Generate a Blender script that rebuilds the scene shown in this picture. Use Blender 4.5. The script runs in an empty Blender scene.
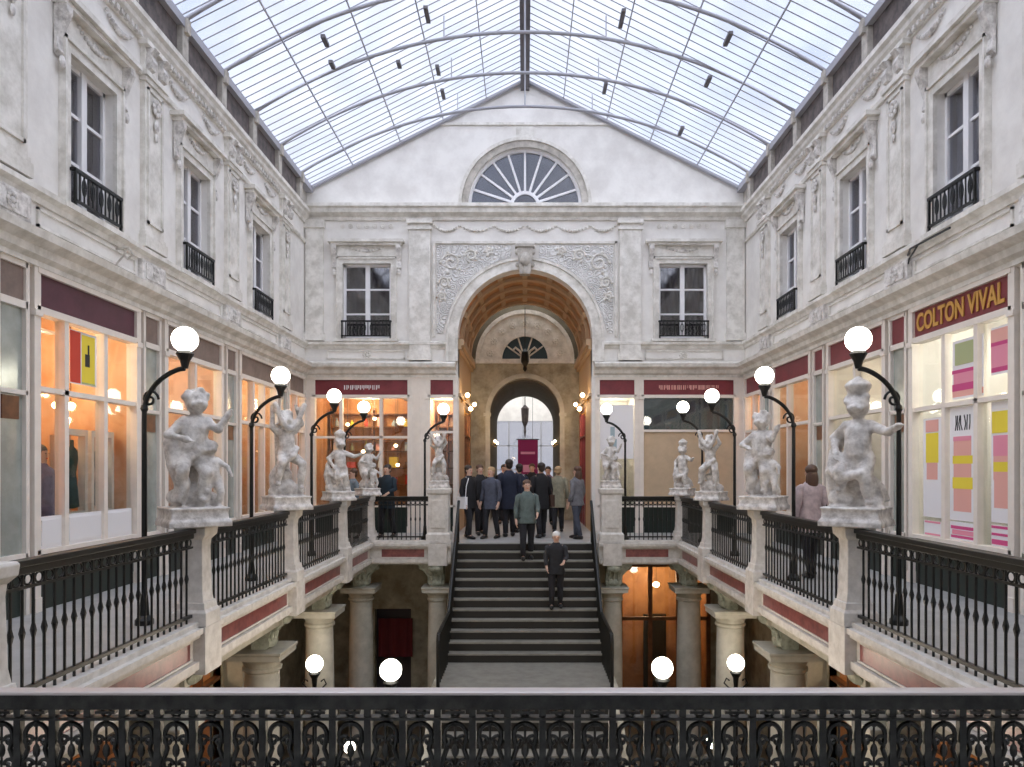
import bpy, bmesh, math, random
from mathutils import Vector, Matrix
random.seed(7)
PI = math.pi
C = bpy.context.scene.collection
EYE = 1.62
LX = 5.5      # half distance between the shopfront planes
RX = 3.4      # half distance between the side railings
YE = 18.5     # end wall

# ---------------------------------------------------------------- materials
def mat(name, col, rough=0.6, metal=0.0, noise=0.0, nscale=6.0, bump=0.0, bscale=30.0, emit=None, estr=0.0, spec=0.5, dark=None):
    m = bpy.data.materials.new(name); m.use_nodes = True
    nt = m.node_tree; b = nt.nodes['Principled BSDF']
    b.inputs['Base Color'].default_value = (*col, 1)
    b.inputs['Roughness'].default_value = rough
    b.inputs['Metallic'].default_value = metal
    b.inputs['Specular IOR Level'].default_value = spec
    if noise > 0:
        tc = nt.nodes.new('ShaderNodeTexCoord')
        n = nt.nodes.new('ShaderNodeTexNoise'); n.inputs['Scale'].default_value = nscale
        n.inputs['Detail'].default_value = 6; n.inputs['Roughness'].default_value = 0.65
        r = nt.nodes.new('ShaderNodeValToRGB')
        d = dark or tuple(c * (1 - noise) for c in col)
        r.color_ramp.elements[0].position = 0.35; r.color_ramp.elements[0].color = (*d, 1)
        r.color_ramp.elements[1].position = 0.62; r.color_ramp.elements[1].color = (*col, 1)
        nt.links.new(tc.outputs['Object'], n.inputs['Vector'])
        nt.links.new(n.outputs['Fac'], r.inputs['Fac'])
        nt.links.new(r.outputs['Color'], b.inputs['Base Color'])
    if bump > 0:
        tc = nt.nodes.new('ShaderNodeTexCoord')
        n = nt.nodes.new('ShaderNodeTexNoise'); n.inputs['Scale'].default_value = bscale; n.inputs['Detail'].default_value = 5
        bp = nt.nodes.new('ShaderNodeBump'); bp.inputs['Strength'].default_value = bump; bp.inputs['Distance'].default_value = 0.02
        nt.links.new(tc.outputs['Object'], n.inputs['Vector'])
        nt.links.new(n.outputs['Fac'], bp.inputs['Height']); nt.links.new(bp.outputs['Normal'], b.inputs['Normal'])
    if emit:
        b.inputs['Emission Color'].default_value = (*emit, 1); b.inputs['Emission Strength'].default_value = estr
    return m

def glass(name, tint, gloss=0.1, rough=0.05, milky=0.0, milk=(0.9, 0.92, 0.95)):
    m = bpy.data.materials.new(name); m.use_nodes = True
    nt = m.node_tree; nt.nodes.remove(nt.nodes['Principled BSDF']); out = nt.nodes['Material Output']
    t = nt.nodes.new('ShaderNodeBsdfTransparent'); t.inputs['Color'].default_value = (*tint, 1)
    g = nt.nodes.new('ShaderNodeBsdfGlossy'); g.inputs['Roughness'].default_value = rough
    mx = nt.nodes.new('ShaderNodeMixShader'); mx.inputs['Fac'].default_value = gloss
    nt.links.new(t.outputs[0], mx.inputs[1]); nt.links.new(g.outputs[0], mx.inputs[2])
    last = mx
    if milky > 0:
        tr = nt.nodes.new('ShaderNodeBsdfTranslucent'); tr.inputs['Color'].default_value = (*milk, 1)
        tc = nt.nodes.new('ShaderNodeTexCoord'); n = nt.nodes.new('ShaderNodeTexNoise'); n.inputs['Scale'].default_value = 1.3; n.inputs['Detail'].default_value = 8
        mp = nt.nodes.new('ShaderNodeMapRange'); mp.inputs['From Min'].default_value = 0.35; mp.inputs['From Max'].default_value = 0.65
        mp.inputs['To Min'].default_value = milky * 0.5; mp.inputs['To Max'].default_value = milky * 1.5
        m2 = nt.nodes.new('ShaderNodeMixShader')
        nt.links.new(tc.outputs['Object'], n.inputs['Vector']); nt.links.new(n.outputs['Fac'], mp.inputs['Value'])
        nt.links.new(mp.outputs[0], m2.inputs['Fac'])
        nt.links.new(mx.outputs[0], m2.inputs[1]); nt.links.new(tr.outputs[0], m2.inputs[2]); last = m2
    nt.links.new(last.outputs[0], out.inputs['Surface'])
    return m

def carved(name, col, dark):
    """stone with a shallow carved rinceau relief (bump only)"""
    m = mat(name, col, 0.75, noise=0.1, nscale=3, dark=dark)
    nt = m.node_tree; b = nt.nodes['Principled BSDF']
    tc = nt.nodes.new('ShaderNodeTexCoord'); v = nt.nodes.new('ShaderNodeTexVoronoi'); v.inputs['Scale'].default_value = 5.5
    w = nt.nodes.new('ShaderNodeMath'); w.operation = 'SINE'; k = nt.nodes.new('ShaderNodeMath'); k.operation = 'MULTIPLY'; k.inputs[1].default_value = 24
    bp = nt.nodes.new('ShaderNodeBump'); bp.inputs['Strength'].default_value = 0.6; bp.inputs['Distance'].default_value = 0.03
    nt.links.new(tc.outputs['Object'], v.inputs['Vector']); nt.links.new(v.outputs['Distance'], k.inputs[0]); nt.links.new(k.outputs[0], w.inputs[0])
    nt.links.new(w.outputs[0], bp.inputs['Height']); nt.links.new(bp.outputs['Normal'], b.inputs['Normal'])
    return m

M = dict(
    shopmix=mat('beige_shop_wall', (0.74, 0.50, 0.33), 0.7, noise=0.4, nscale=1.1, dark=(0.58, 0.27, 0.11)),
    curtain_d=mat('dark_curtain', (0.05, 0.047, 0.055), 0.9),
    stone=mat('wall_stone', (0.87, 0.845, 0.80), 0.8, noise=0.12, nscale=1.6, bump=0.15, bscale=12, dark=(0.73, 0.70, 0.66)),
    stone2=mat('moulding_stone', (0.86, 0.83, 0.775), 0.75, noise=0.1, nscale=4, bump=0.2, bscale=25, dark=(0.60, 0.57, 0.51)),
    soot=mat('sooted_stone', (0.60, 0.56, 0.50), 0.8, noise=0.2, nscale=5, bump=0.3, dark=(0.36, 0.33, 0.29)),
    carved=carved('carved_stone', (0.82, 0.80, 0.77), (0.66, 0.64, 0.61)),
    statue=mat('statue_plaster', (0.84, 0.81, 0.77), 0.6, noise=0.3, nscale=9, bump=0.4, bscale=40, dark=(0.42, 0.39, 0.36)),
    pier=mat('pier_stone', (0.76, 0.73, 0.68), 0.6, noise=0.15, nscale=8, dark=(0.58, 0.55, 0.50)),
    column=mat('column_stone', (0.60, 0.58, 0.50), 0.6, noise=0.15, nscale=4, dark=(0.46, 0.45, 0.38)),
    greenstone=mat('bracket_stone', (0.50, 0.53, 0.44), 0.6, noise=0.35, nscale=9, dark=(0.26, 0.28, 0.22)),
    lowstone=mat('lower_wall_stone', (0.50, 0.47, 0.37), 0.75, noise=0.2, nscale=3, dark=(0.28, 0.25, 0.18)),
    marble=mat('red_marble', (0.30, 0.10, 0.09), 0.3, noise=0.5, nscale=8, dark=(0.16, 0.05, 0.05)),
    maroon=mat('maroon_sign', (0.23, 0.035, 0.045), 0.45, noise=0.3, nscale=4),
    purple=mat('purple_sign', (0.12, 0.04, 0.06), 0.4, noise=0.3, nscale=4),
    brown=mat('brown_sign', (0.26, 0.19, 0.16), 0.5, noise=0.3, nscale=4),
    cream=mat('cream_paint', (0.86, 0.79, 0.71), 0.5, noise=0.08, nscale=5),
    white=mat('white_paint', (0.85, 0.84, 0.85), 0.5),
    gold=mat('gold_letters', (0.66, 0.36, 0.08), 0.4, metal=0.2),
    iron=mat('black_iron', (0.012, 0.013, 0.012), 0.38, metal=0.3, spec=0.6),
    ironfront=mat('worn_black_iron', (0.016, 0.017, 0.016), 0.30, metal=0.5, noise=0.5, nscale=20, spec=0.7, dark=(0.05, 0.05, 0.045)),
    rail=mat('polished_handrail', (0.62, 0.57, 0.55), 0.35, metal=0.55),
    roofiron=mat('roof_iron', (0.40, 0.40, 0.44), 0.6),
    ridge=mat('ridge_iron', (0.13, 0.12, 0.13), 0.6),
    gutter=mat('gutter_panel', (0.17, 0.14, 0.13), 0.8, noise=0.4, nscale=5, dark=(0.07, 0.06, 0.06)),
    skyglass=glass('roof_glass', (0.92, 0.94, 1.0), 0.05, 0.1, 0.11, (0.80, 0.85, 0.95)),
    shopglass=glass('shop_glass', (0.95, 0.97, 0.96), 0.09, 0.03),
    winglass=glass('window_glass', (0.75, 0.75, 0.78), 0.16, 0.05),
    greyglass=glass('lunette_glass', (0.30, 0.31, 0.35), 0.1, 0.2),
    mirror=mat('pale_mirror', (0.62, 0.68, 0.64), 0.22, metal=0.6, noise=0.25, nscale=4),
    floor=mat('gallery_floor', (0.42, 0.42, 0.41), 0.45, noise=0.2, nscale=3),
    lowfloor=mat('lower_floor', (0.16, 0.13, 0.09), 0.35, noise=0.3, nscale=2),
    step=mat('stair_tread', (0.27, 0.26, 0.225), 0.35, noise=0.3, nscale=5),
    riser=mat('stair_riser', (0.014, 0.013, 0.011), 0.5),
    stall=mat('dark_stallboard', (0.012, 0.022, 0.017), 0.4),
    vault=mat('vault_ochre', (0.55, 0.27, 0.10), 0.7, noise=0.45, nscale=2.5, bump=0.4, bscale=14, dark=(0.30, 0.16, 0.08)),
    vaultrib=mat('vault_rib', (0.50, 0.34, 0.20), 0.7),
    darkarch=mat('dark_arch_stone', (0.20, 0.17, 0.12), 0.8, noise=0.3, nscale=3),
    tan=mat('tan_board', (0.60, 0.46, 0.31), 0.8, noise=0.12, nscale=4),
    teal=mat('dark_teal_panel', (0.03, 0.06, 0.075), 0.4),
    orange=mat('orange_shop_wall', (0.66, 0.33, 0.13), 0.7, noise=0.35, nscale=1.8, dark=(0.42, 0.18, 0.07)),
    salmon=mat('salmon_shop_wall', (0.72, 0.46, 0.34), 0.7, noise=0.25, nscale=2),
    pale=mat('pale_shop_wall', (0.74, 0.72, 0.68), 0.7),
    wood=mat('brown_wood', (0.22, 0.09, 0.035), 0.5, noise=0.4, nscale=6),
    room=mat('dark_room', (0.09, 0.08, 0.09), 0.9),
    shell=mat('light_block_shell', (0.30, 0.28, 0.26), 0.9),
    curtain_a=mat('brown_curtain', (0.20, 0.16, 0.17), 0.9),
    curtain_b=mat('pale_curtain', (0.66, 0.68, 0.72), 0.9),
    globe=mat('lamp_globe', (0.95, 0.92, 0.85), 0.4, emit=(1.0, 0.93, 0.80), estr=7.0),
    warmglobe=mat('warm_lamp_globe', (0.95, 0.85, 0.65), 0.4, emit=(1.0, 0.72, 0.38), estr=14.0),
    paper=mat('white_paper', (0.84, 0.83, 0.85), 0.8),
    pink=mat('pink_print', (0.80, 0.30, 0.40), 0.8), magenta=mat('magenta_print', (0.62, 0.08, 0.24), 0.8),
    yellow=mat('yellow_print', (0.85, 0.68, 0.06), 0.8), salprint=mat('salmon_print', (0.80, 0.42, 0.36), 0.8),
    red=mat('red_print', (0.62, 0.06, 0.03), 0.7), blackprint=mat('black_print', (0.03, 0.03, 0.03), 0.7),
    greenprint=mat('green_print', (0.42, 0.46, 0.24), 0.7), bluegrey=mat('blue_grey_print', (0.35, 0.45, 0.50), 0.7),
    bannercloth=mat('maroon_banner', (0.28, 0.012, 0.08), 0.8), darkred=mat('dark_red_cloth', (0.12, 0.01, 0.015), 0.8),
    skin=mat('skin', (0.62, 0.40, 0.30), 0.5), hair_d=mat('dark_hair', (0.03, 0.02, 0.015), 0.5),
    hair_b=mat('brown_hair', (0.10, 0.05, 0.03), 0.5), hair_w=mat('white_hair', (0.75, 0.73, 0.70), 0.6),
    hair_y=mat('fair_hair', (0.45, 0.30, 0.16), 0.6),
    bag=mat('bag_leather', (0.06, 0.03, 0.02), 0.5), shoe=mat('black_shoes', (0.015, 0.015, 0.015), 0.4),
)
def cloth(name, col):
    if name not in M: M[name] = mat(name, col, 0.85, noise=0.3, nscale=12)
    return M[name]

# ---------------------------------------------------------------- mesh helper
class MB:
    def __init__(s): s.v = []; s.f = []
    def box(s, x0, x1, y0, y1, z0, z1):
        x0, x1 = sorted((x0, x1)); y0, y1 = sorted((y0, y1)); z0, z1 = sorted((z0, z1))
        b = len(s.v)
        s.v += [(x0,y0,z0),(x1,y0,z0),(x1,y1,z0),(x0,y1,z0),(x0,y0,z1),(x1,y0,z1),(x1,y1,z1),(x0,y1,z1)]
        s.f += [tuple(b+i for i in q) for q in ((0,3,2,1),(4,5,6,7),(0,1,5,4),(1,2,6,5),(2,3,7,6),(3,0,4,7))]
        return s
    def tube(s, pts, r, n=8, caps=True, flat=1.0):
        pts = [Vector(p) for p in pts]; rs = r if isinstance(r, (list, tuple)) else [r]*len(pts)
        b = len(s.v); up = None
        for i, p in enumerate(pts):
            d = (pts[min(i+1, len(pts)-1)] - pts[max(i-1, 0)])
            if d.length < 1e-9: d = Vector((0,0,1))
            d.normalize()
            if up is None: up = Vector((0,1,0)) if abs(d.y) < 0.9 else Vector((1,0,0))
            a = d.cross(up)
            if a.length < 1e-6: a = d.cross(Vector((1,0,0)))
            a.normalize(); c = a.cross(d).normalized(); up = c
            for k in range(n):
                t = 2*PI*k/n
                q = p + a*(math.cos(t)*rs[i]) + c*(math.sin(t)*rs[i]*flat)
                s.v.append(tuple(q))
        for i in range(len(pts)-1):
            for k in range(n):
                s.f.append((b+i*n+k, b+i*n+(k+1)%n, b+(i+1)*n+(k+1)%n, b+(i+1)*n+k))
        if caps:
            s.f.append(tuple(b+k for k in reversed(range(n)))); e = b+(len(pts)-1)*n; s.f.append(tuple(e+k for k in range(n)))
        return s
    def lathe(s, prof, cx=0, cy=0, cz=0, n=20, sx=1, sy=1):
        b = len(s.v)
        for r, z in prof:
            for k in range(n):
                t = 2*PI*k/n; s.v.append((cx+r*sx*math.cos(t), cy+r*sy*math.sin(t), cz+z))
        for i in range(len(prof)-1):
            for k in range(n):
                s.f.append((b+i*n+k, b+i*n+(k+1)%n, b+(i+1)*n+(k+1)%n, b+(i+1)*n+k))
        s.f.append(tuple(b+k for k in reversed(range(n)))); e = b+(len(prof)-1)*n; s.f.append(tuple(e+k for k in range(n)))
        return s
    def sq(s, prof, cx=0, cy=0, cz=0):           # square-section turned profile
        b = len(s.v)
        for r, z in prof:
            s.v += [(cx-r,cy-r,cz+z),(cx+r,cy-r,cz+z),(cx+r,cy+r,cz+z),(cx-r,cy+r,cz+z)]
        for i in range(len(prof)-1):
            for k in range(4): s.f.append((b+i*4+k, b+i*4+(k+1)%4, b+(i+1)*4+(k+1)%4, b+(i+1)*4+k))
        s.f.append((b+3,b+2,b+1,b)); e = b+(len(prof)-1)*4; s.f.append((e,e+1,e+2,e+3))
        return s
    def sphere(s, c, r, n=12, m=8, sc=(1,1,1)):
        b = len(s.v)
        for i in range(m+1):
            ph = PI*i/m
            for k in range(n):
                t = 2*PI*k/n
                s.v.append((c[0]+r*sc[0]*math.sin(ph)*math.cos(t), c[1]+r*sc[1]*math.sin(ph)*math.sin(t), c[2]-r*sc[2]*math.cos(ph)))
        for i in range(m):
            for k in range(n):
                s.f.append((b+i*n+k, b+i*n+(k+1)%n, b+(i+1)*n+(k+1)%n, b+(i+1)*n+k))
        return s
    def prism(s, poly, a0, a1, axis='y'):        # poly in the two other axes
        b = len(s.v); n = len(poly)
        def P(p, a):
            return (p[0], a, p[1]) if axis == 'y' else ((a, p[0], p[1]) if axis == 'x' else (p[0], p[1], a))
        s.v += [P(p, a0) for p in poly] + [P(p, a1) for p in poly]
        s.f.append(tuple(b+i for i in range(n))); s.f.append(tuple(b+n+i for i in reversed(range(n))))
        for i in range(n): s.f.append((b+i, b+n+i, b+n+(i+1)%n, b+(i+1)%n))
        return s
    def arc_band(s, cx, cz, r0, r1, y0, y1, a0=0, a1=PI, n=28):   # solid ring sector in the xz plane
        for i in range(n):
            t0 = a0+(a1-a0)*i/n; t1 = a0+(a1-a0)*(i+1)/n
            s.prism([(cx+r0*math.cos(t0), cz+r0*math.sin(t0)), (cx+r1*math.cos(t0), cz+r1*math.sin(t0)),
                     (cx+r1*math.cos(t1), cz+r1*math.sin(t1)), (cx+r0*math.cos(t1), cz+r0*math.sin(t1))], y0, y1)
        return s
    def arch_fill(s, cx, cz, r, ztop, y0, y1, n=28, top=None):    # wall above a round arch
        for i in range(n):
            xa = cx - r*math.cos(PI*i/n); xb = cx - r*math.cos(PI*(i+1)/n)
            za = cz + r*math.sin(PI*i/n); zb = cz + r*math.sin(PI*(i+1)/n)
            ta = top(xa) if top else ztop; tb = top(xb) if top else ztop
            s.prism([(xa, za), (xb, zb), (xb, tb), (xa, ta)], y0, y1)
        return s
    def build(s, name, m, parent=None, loc=None, smooth=False, bevel=0.0):
        me = bpy.data.meshes.new(name); me.from_pydata(s.v, [], s.f)
        bm = bmesh.new(); bm.from_mesh(me)
        bmesh.ops.remove_doubles(bm, verts=bm.verts, dist=1e-6) if smooth else None
        bmesh.ops.recalc_face_normals(bm, faces=bm.faces)
        bm.to_mesh(me); bm.free()
        me.materials.append(M[m] if isinstance(m, str) else m)
        if smooth:
            for p in me.polygons: p.use_smooth = True
        o = bpy.data.objects.new(name, me); C.objects.link(o)
        if parent: o.parent = parent
        if loc: o.location = loc
        if bevel:
            b = o.modifiers.new('b', 'BEVEL'); b.width = bevel; b.segments = 2; b.limit_method = 'ANGLE'
        return o
def holes(mb, x0, x1, z0, z1, y0, y1, hs):
    """slab in xz with rectangular holes hs=(xa,xb,za,zb)"""
    xs = sorted({x0, x1, *[h[0] for h in hs], *[h[1] for h in hs]}); xs = [x for x in xs if x0 <= x <= x1]
    for i in range(len(xs)-1):
        a, b = xs[i], xs[i+1]; c = (a+b)/2
        cuts = sorted([(h[2], h[3]) for h in hs if h[0] < c < h[1]]); z = z0
        for za, zb in cuts:
            if za > z: mb.box(a, b, y0, y1, z, za)
            z = max(z, zb)
        if z < z1: mb.box(a, b, y0, y1, z, z1)
    return mb

def thing(name, label, cat, loc=(0,0,0), rz=0.0, group=None):
    o = bpy.data.objects.new(name, None); C.objects.link(o); o.empty_display_size = 0.1
    o.location = loc; o.rotation_euler = (0,0,rz); o['label'] = label; o['category'] = cat
    if group: o['group'] = group
    return o
def tag(o, label, cat, group=None):
    o['label'] = label; o['category'] = cat
    if group: o['group'] = group
    return o
def struct(o): o['kind'] = 'structure'; return o
def sempty(name, loc=(0,0,0), rz=0.0):
    o = bpy.data.objects.new(name, None); C.objects.link(o); o.location = loc; o.rotation_euler = (0,0,rz); o['kind'] = 'structure'; return o
def copy_tree(o, parent=None):
    c = o.copy(); C.objects.link(c)
    if parent: c.parent = parent
    for ch in list(o.children): copy_tree(ch, c)
    return c
def place(proto, used, loc, rz, label, group=None):
    o = proto if not used else copy_tree(proto)
    o.location = loc; o.rotation_euler = (0,0,rz); o['label'] = label
    if group: o['group'] = group
    return o
ORD = ['nearest', 'second', 'third', 'fourth', 'fifth', 'sixth']
SIDE = {-1: 'orange shop side', 1: 'poster shop side'}
ROT = {-1: -PI/2, 1: PI/2}    # local +y points into the hall
def lamp_light(name, loc, power, col, r=0.12):
    l = bpy.data.lights.new(name, 'POINT'); l.energy = power; l.color = col; l.shadow_soft_size = r
    o = bpy.data.objects.new(name, l); C.objects.link(o); o.location = loc; return o

# ================================================================ SETTING
WARM = (1.0, 0.74, 0.48); SOFT = (1.0, 0.84, 0.66)
# floors
struct(MB().box(-7.8, -RX-0.02, -2, YE, -0.30, 0).build('floor', 'floor'))
struct(MB().box(RX+0.02, 7.8, -2, YE, -0.30, 0).build('floor', 'floor'))
struct(MB().box(-RX-0.02, RX+0.02, 16.05, YE, -0.30, 0).build('floor', 'floor'))
struct(MB().box(-RX-0.02, RX+0.02, -2, 2.14, -0.30, 0).build('floor', 'floor'))
struct(MB().box(-7.8, 7.8, YE, 29, -0.30, 0).build('floor', 'floor'))
struct(MB().box(-7.8, 7.8, -2, 21, -5.1, -4.8).build('floor', 'lowfloor'))
# outer shells (unseen walls added around the shops to block outside light)
for s, nm in ((-1, 'wall_left'), (1, 'wall_right')):
    struct(MB().box(s*7.8, s*8.0, -2, 29, -5.1, 8.6).build(nm, 'shell'))
struct(MB().box(-8, 8, -2.2, -2, -5.1, 11.6).build('wall_back', 'stone'))  # unseen wall behind the camera, added to bounce light into the hall
struct(MB().box(-8, 8, 21, 21.2, -5.1, -0.3).build('wall_far', 'shell'))
# unseen roof slabs added over shops and passage to block sky, plus shop ceilings
for s in (-1, 1):
    struct(MB().box(s*5.62, s*8.0, -2, YE+.3, 8.45, 8.6).build('ceiling', 'shell'))
    struct(MB().box(s*5.5, s*7.8, -2, YE+.3, 3.95, 4.1).build('ceiling', 'pale'))
mb = MB(); mb.box(-8, 8, YE+.3, 22.0, 7.2, 7.4); mb.box(-8, 8, 23.2, 28.8, 7.2, 7.4)
for s in (-1, 1): mb.box(s*1.7, s*8, 22.0, 23.2, 7.2, 7.4); mb.box(s*1.7, s*1.8, 21.95, 23.2, 4.9, 7.2)
mb.box(-1.7, 1.7, 21.9, 22.0, 6.6, 7.2)
struct(mb.build('ceiling', 'pale'))

# side walls with window openings (local: x along, y into hall)
WINY = [0.4, 3.4, 6.4, 9.37, 12.3, 15.3]
for s, nm in ((-1, 'wall_left'), (1, 'wall_right')):
    f = -s     # hall direction
    mb = MB()
    # build in xz slab then swap: x->Y
    t = MB(); holes(t, -2, YE, 3.9, 8.36, 0, 0.3, [(w-.5, w+.5, 4.80, 6.60) for w in WINY])
    mb.v = [(s*(LX+v[1]), v[0], v[2]) for v in t.v]; mb.f = t.f
    struct(mb.build(nm, 'stone'))
# end wall
mb = MB()
WX = 3.95
GZ = lambda x: 8.67 + (11.37-8.67)*(1-abs(x)/5.35)      # glass plane height
R_A, Z_A = 1.67, 4.89
holes(mb, -5.6, 5.6, 3.9, 8.2, YE, YE+.3, [(-WX-.6, -WX+.6, 4.87, 6.72), (WX-.6, WX+.6, 4.87, 6.72), (-R_A, R_A, 3.9, 8.2)])
for sx in (-1, 1): mb.box(sx*R_A, sx*(R_A+.1), YE, YE+.3, 0, 3.9)
for sx in (-1, 1): mb.box(sx*R_A, sx*R_A*1.0001, YE, YE+.3, 3.9, Z_A)
mb.arch_fill(0, Z_A, R_A, 8.2, YE, YE+.3)
# gable with lunette
R_L = 1.42
for a, b in ((-5.6, -R_L), (R_L, 5.6)):
    n = 8
    for i in range(n):
        xa = a+(b-a)*i/n; xb = a+(b-a)*(i+1)/n
        mb.prism([(xa, 8.2), (xb, 8.2), (xb, GZ(xb)+.02), (xa, GZ(xa)+.02)], YE, YE+.3)
mb.arch_fill(0, 8.2, R_L, 0, YE, YE+.3, top=lambda x: GZ(x)+.02)
struct(mb.build('wall_end', 'stone'))
# side corner infill beneath the end wall on the lower storey: wall with lit openings
mb = MB()
holes(mb, -7.8, 7.8, -4.8, -0.3, YE, YE+.25, [(2.35, 4.6, -4.6, -0.75), (-3.75, -2.85, -4.6, -1.9)])
struct(mb.build('wall_end', 'lowstone'))

# ---------------------------------------------------------------- trims on the side walls
def along(mb, s, y0, y1, prof):
    """moulding profile: list (out, z) polygon extruded along the wall; out measured from shop plane into hall"""
    mb.prism([(s*(LX-o), z) for o, z in prof], y0, y1, 'y') if False else None
    b = len(mb.v); n = len(prof)
    mb.v += [(s*(LX-o), y0, z) for o, z in prof] + [(s*(LX-o), y1, z) for o, z in prof]
    mb.f.append(tuple(b+i for i in range(n))); mb.f.append(tuple(b+n+i for i in reversed(range(n))))
    for i in range(n): mb.f.append((b+i, b+n+i, b+n+(i+1)%n, b+(i+1)%n))
def across(mb, x0, x1, prof):
    b = len(mb.v); n = len(prof)
    mb.v += [(x0, YE-o, z) for o, z in prof] + [(x1, YE-o, z) for o, z in prof]
    mb.f.append(tuple(b+i for i in range(n))); mb.f.append(tuple(b+n+i for i in reversed(range(n))))
    for i in range(n): mb.f.append((b+i, b+n+i, b+n+(i+1)%n, b+(i+1)%n))
SHOPCORN = [(0,3.88),(.05,3.88),(.05,3.94),(.12,3.98),(.14,4.06),(.26,4.12),(.28,4.20),(.20,4.24),(.04,4.28),(0,4.28)]
STRING = [(0,4.60),(.03,4.60),(.05,4.66),(.11,4.70),(.11,4.76),(.03,4.79),(0,4.79)]
FRIEZE = [(0,7.22),(.05,7.22),(.07,7.27),(.05,7.31),(0,7.31)]
TOPCORN = [(0,7.72),(.04,7.72),(.06,7.78),(.12,7.84),(.13,7.90),(.18,7.94),(.18,8.02),(.06,8.05),(0,8.05)]
LOWFR = [(0,3.84),(.03,3.84),(.03,3.88),(0,3.88)]
tn = 1
for prof, m in ((SHOPCORN, 'stone2'), (STRING, 'stone2'), (FRIEZE, 'stone2'), (TOPCORN, 'stone2')):
    for s in (-1, 1):
        mb = MB(); along(mb, s, -2, YE, prof); struct(mb.build('trim_%d' % tn, m)); tn += 1
# end wall mouldings
ECORN = [(0,7.80),(.05,7.80),(.07,7.88),(.20,7.95),(.22,8.05),(.28,8.08),(.28,8.16),(.05,8.19),(0,8.19)]
for prof, m, rng in ((SHOPCORN, 'stone2', [(-5.5,-1.72),(1.72,5.5)]), (STRING, 'stone2', [(-5.5,-1.92),(1.92,5.5)]), (ECORN, 'stone2', [(-5.5,5.5)])):
    for a, b in rng:
        mb = MB(); across(mb, a, b, prof); struct(mb.build('trim_%d' % tn, m)); tn += 1
# pilasters with capitals, bases, sunk panel and carved drop
def wall_local(name, s, y, m='stone2'):
    return sempty(name, (s*LX if s else 0, y, 0), ROT[s])
def pilaster_mesh(w=.56, z0=4.79, z1=7.72):
    p = MB(); p.box(-w/2, w/2, 0, .07, z0, z1)
    p.box(-w/2-.04, w/2+.04, 0, .11, z0, z0+.16); p.box(-w/2-.02, w/2+.02, 0, .09, z0+.16, z0+.22)
    for zz, e, o in ((7.16, .03, .10), (7.23, .05, .13), (7.66, .06, .14)): p.box(-w/2-e, w/2+e, 0, o, zz, zz+.07)
    # raised frame on the shaft
    for xa, xb in ((-w/2+.06, -w/2+.10), (w/2-.10, w/2-.06)): p.box(xa, xb, .07, .095, z0+.35, 7.1)
    for za in (z0+.35, 7.06): p.box(-w/2+.06, w/2-.06, .07, .095, za, za+.04)
    return p
def ornament(mb, cx, cz, r, y0, dep=.05):
    mb.sphere((cx, y0, cz), r*.34, 10, 6, (1, .6, 1))
    for k in range(8):
        a = 2*PI*k/8; mb.sphere((cx+r*.62*math.cos(a), y0, cz+r*.62*math.sin(a)), r*.27, 8, 5, (1, .5, 1))
def swag(mb, cx, cz, w, drop, y0, r=.035):
    n = 11
    for i in range(n):
        t = -1+2*i/(n-1); mb.sphere((cx+t*w/2, y0, cz-drop*(1-t*t)), r*(1.25-.5*abs(t)), 7, 5)
PILY = [1.9, 4.9, 7.8, 10.85, 13.8, 16.85]
for s in (-1, 1):
    for y in PILY:
        e = sempty('trim_%d' % tn, (s*LX, y, 0), ROT[s]); tn += 1
        pilaster_mesh().build('pilaster_shaft', 'stone2', e)
        o = MB()
        for sx in (-1, 1):      # paired scroll consoles in the frieze
            o.prism([(0.02,7.32),(.14,7.36),(.17,7.46),(.13,7.56),(.20,7.64),(.02,7.66)], sx*.17-.07, sx*.17+.07, 'x')
        ornament(o, 0, 6.88, .15, .11); o.sphere((0, .10, 6.62), .06, 8, 6, (1, .5, 1.6)); o.sphere((0, .10, 6.45), .04, 8, 6, (1, .5, 1.6))
        o.build('carved_console', 'statue', e)
        a = MB(); a.box(-.34, .34, 0, .07, 4.30, 4.60); a.box(-.26, .26, .07, .09, 4.34, 4.56)
        ornament(a, 0, 4.45, .11, .10); a.build('attic_block', 'statue', e)
    # recessed attic panels between the blocks
    for y in WINY[1:]:
        e = sempty('trim_%d' % tn, (s*LX, y, 0), ROT[s]); tn += 1
        a = MB()
        for xa, xb, za, zb in ((-1.05,1.05,4.34,4.37),(-1.05,1.05,4.53,4.56),(-1.05,-1.02,4.34,4.56),(1.02,1.05,4.34,4.56)): a.box(xa, xb, 0, .03, za, zb)
        a.build('panel_border', 'stone2', e)
        b = MB()
        for sx in (-.62, .62): swag(b, sx, 7.62, .62, .12, .03)
        for k in range(-9, 10): b.box(k*.12-.035, k*.12+.035, 0, .09, 7.73, 7.80)
        b.build('carved_swag', 'statue', e)

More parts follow.
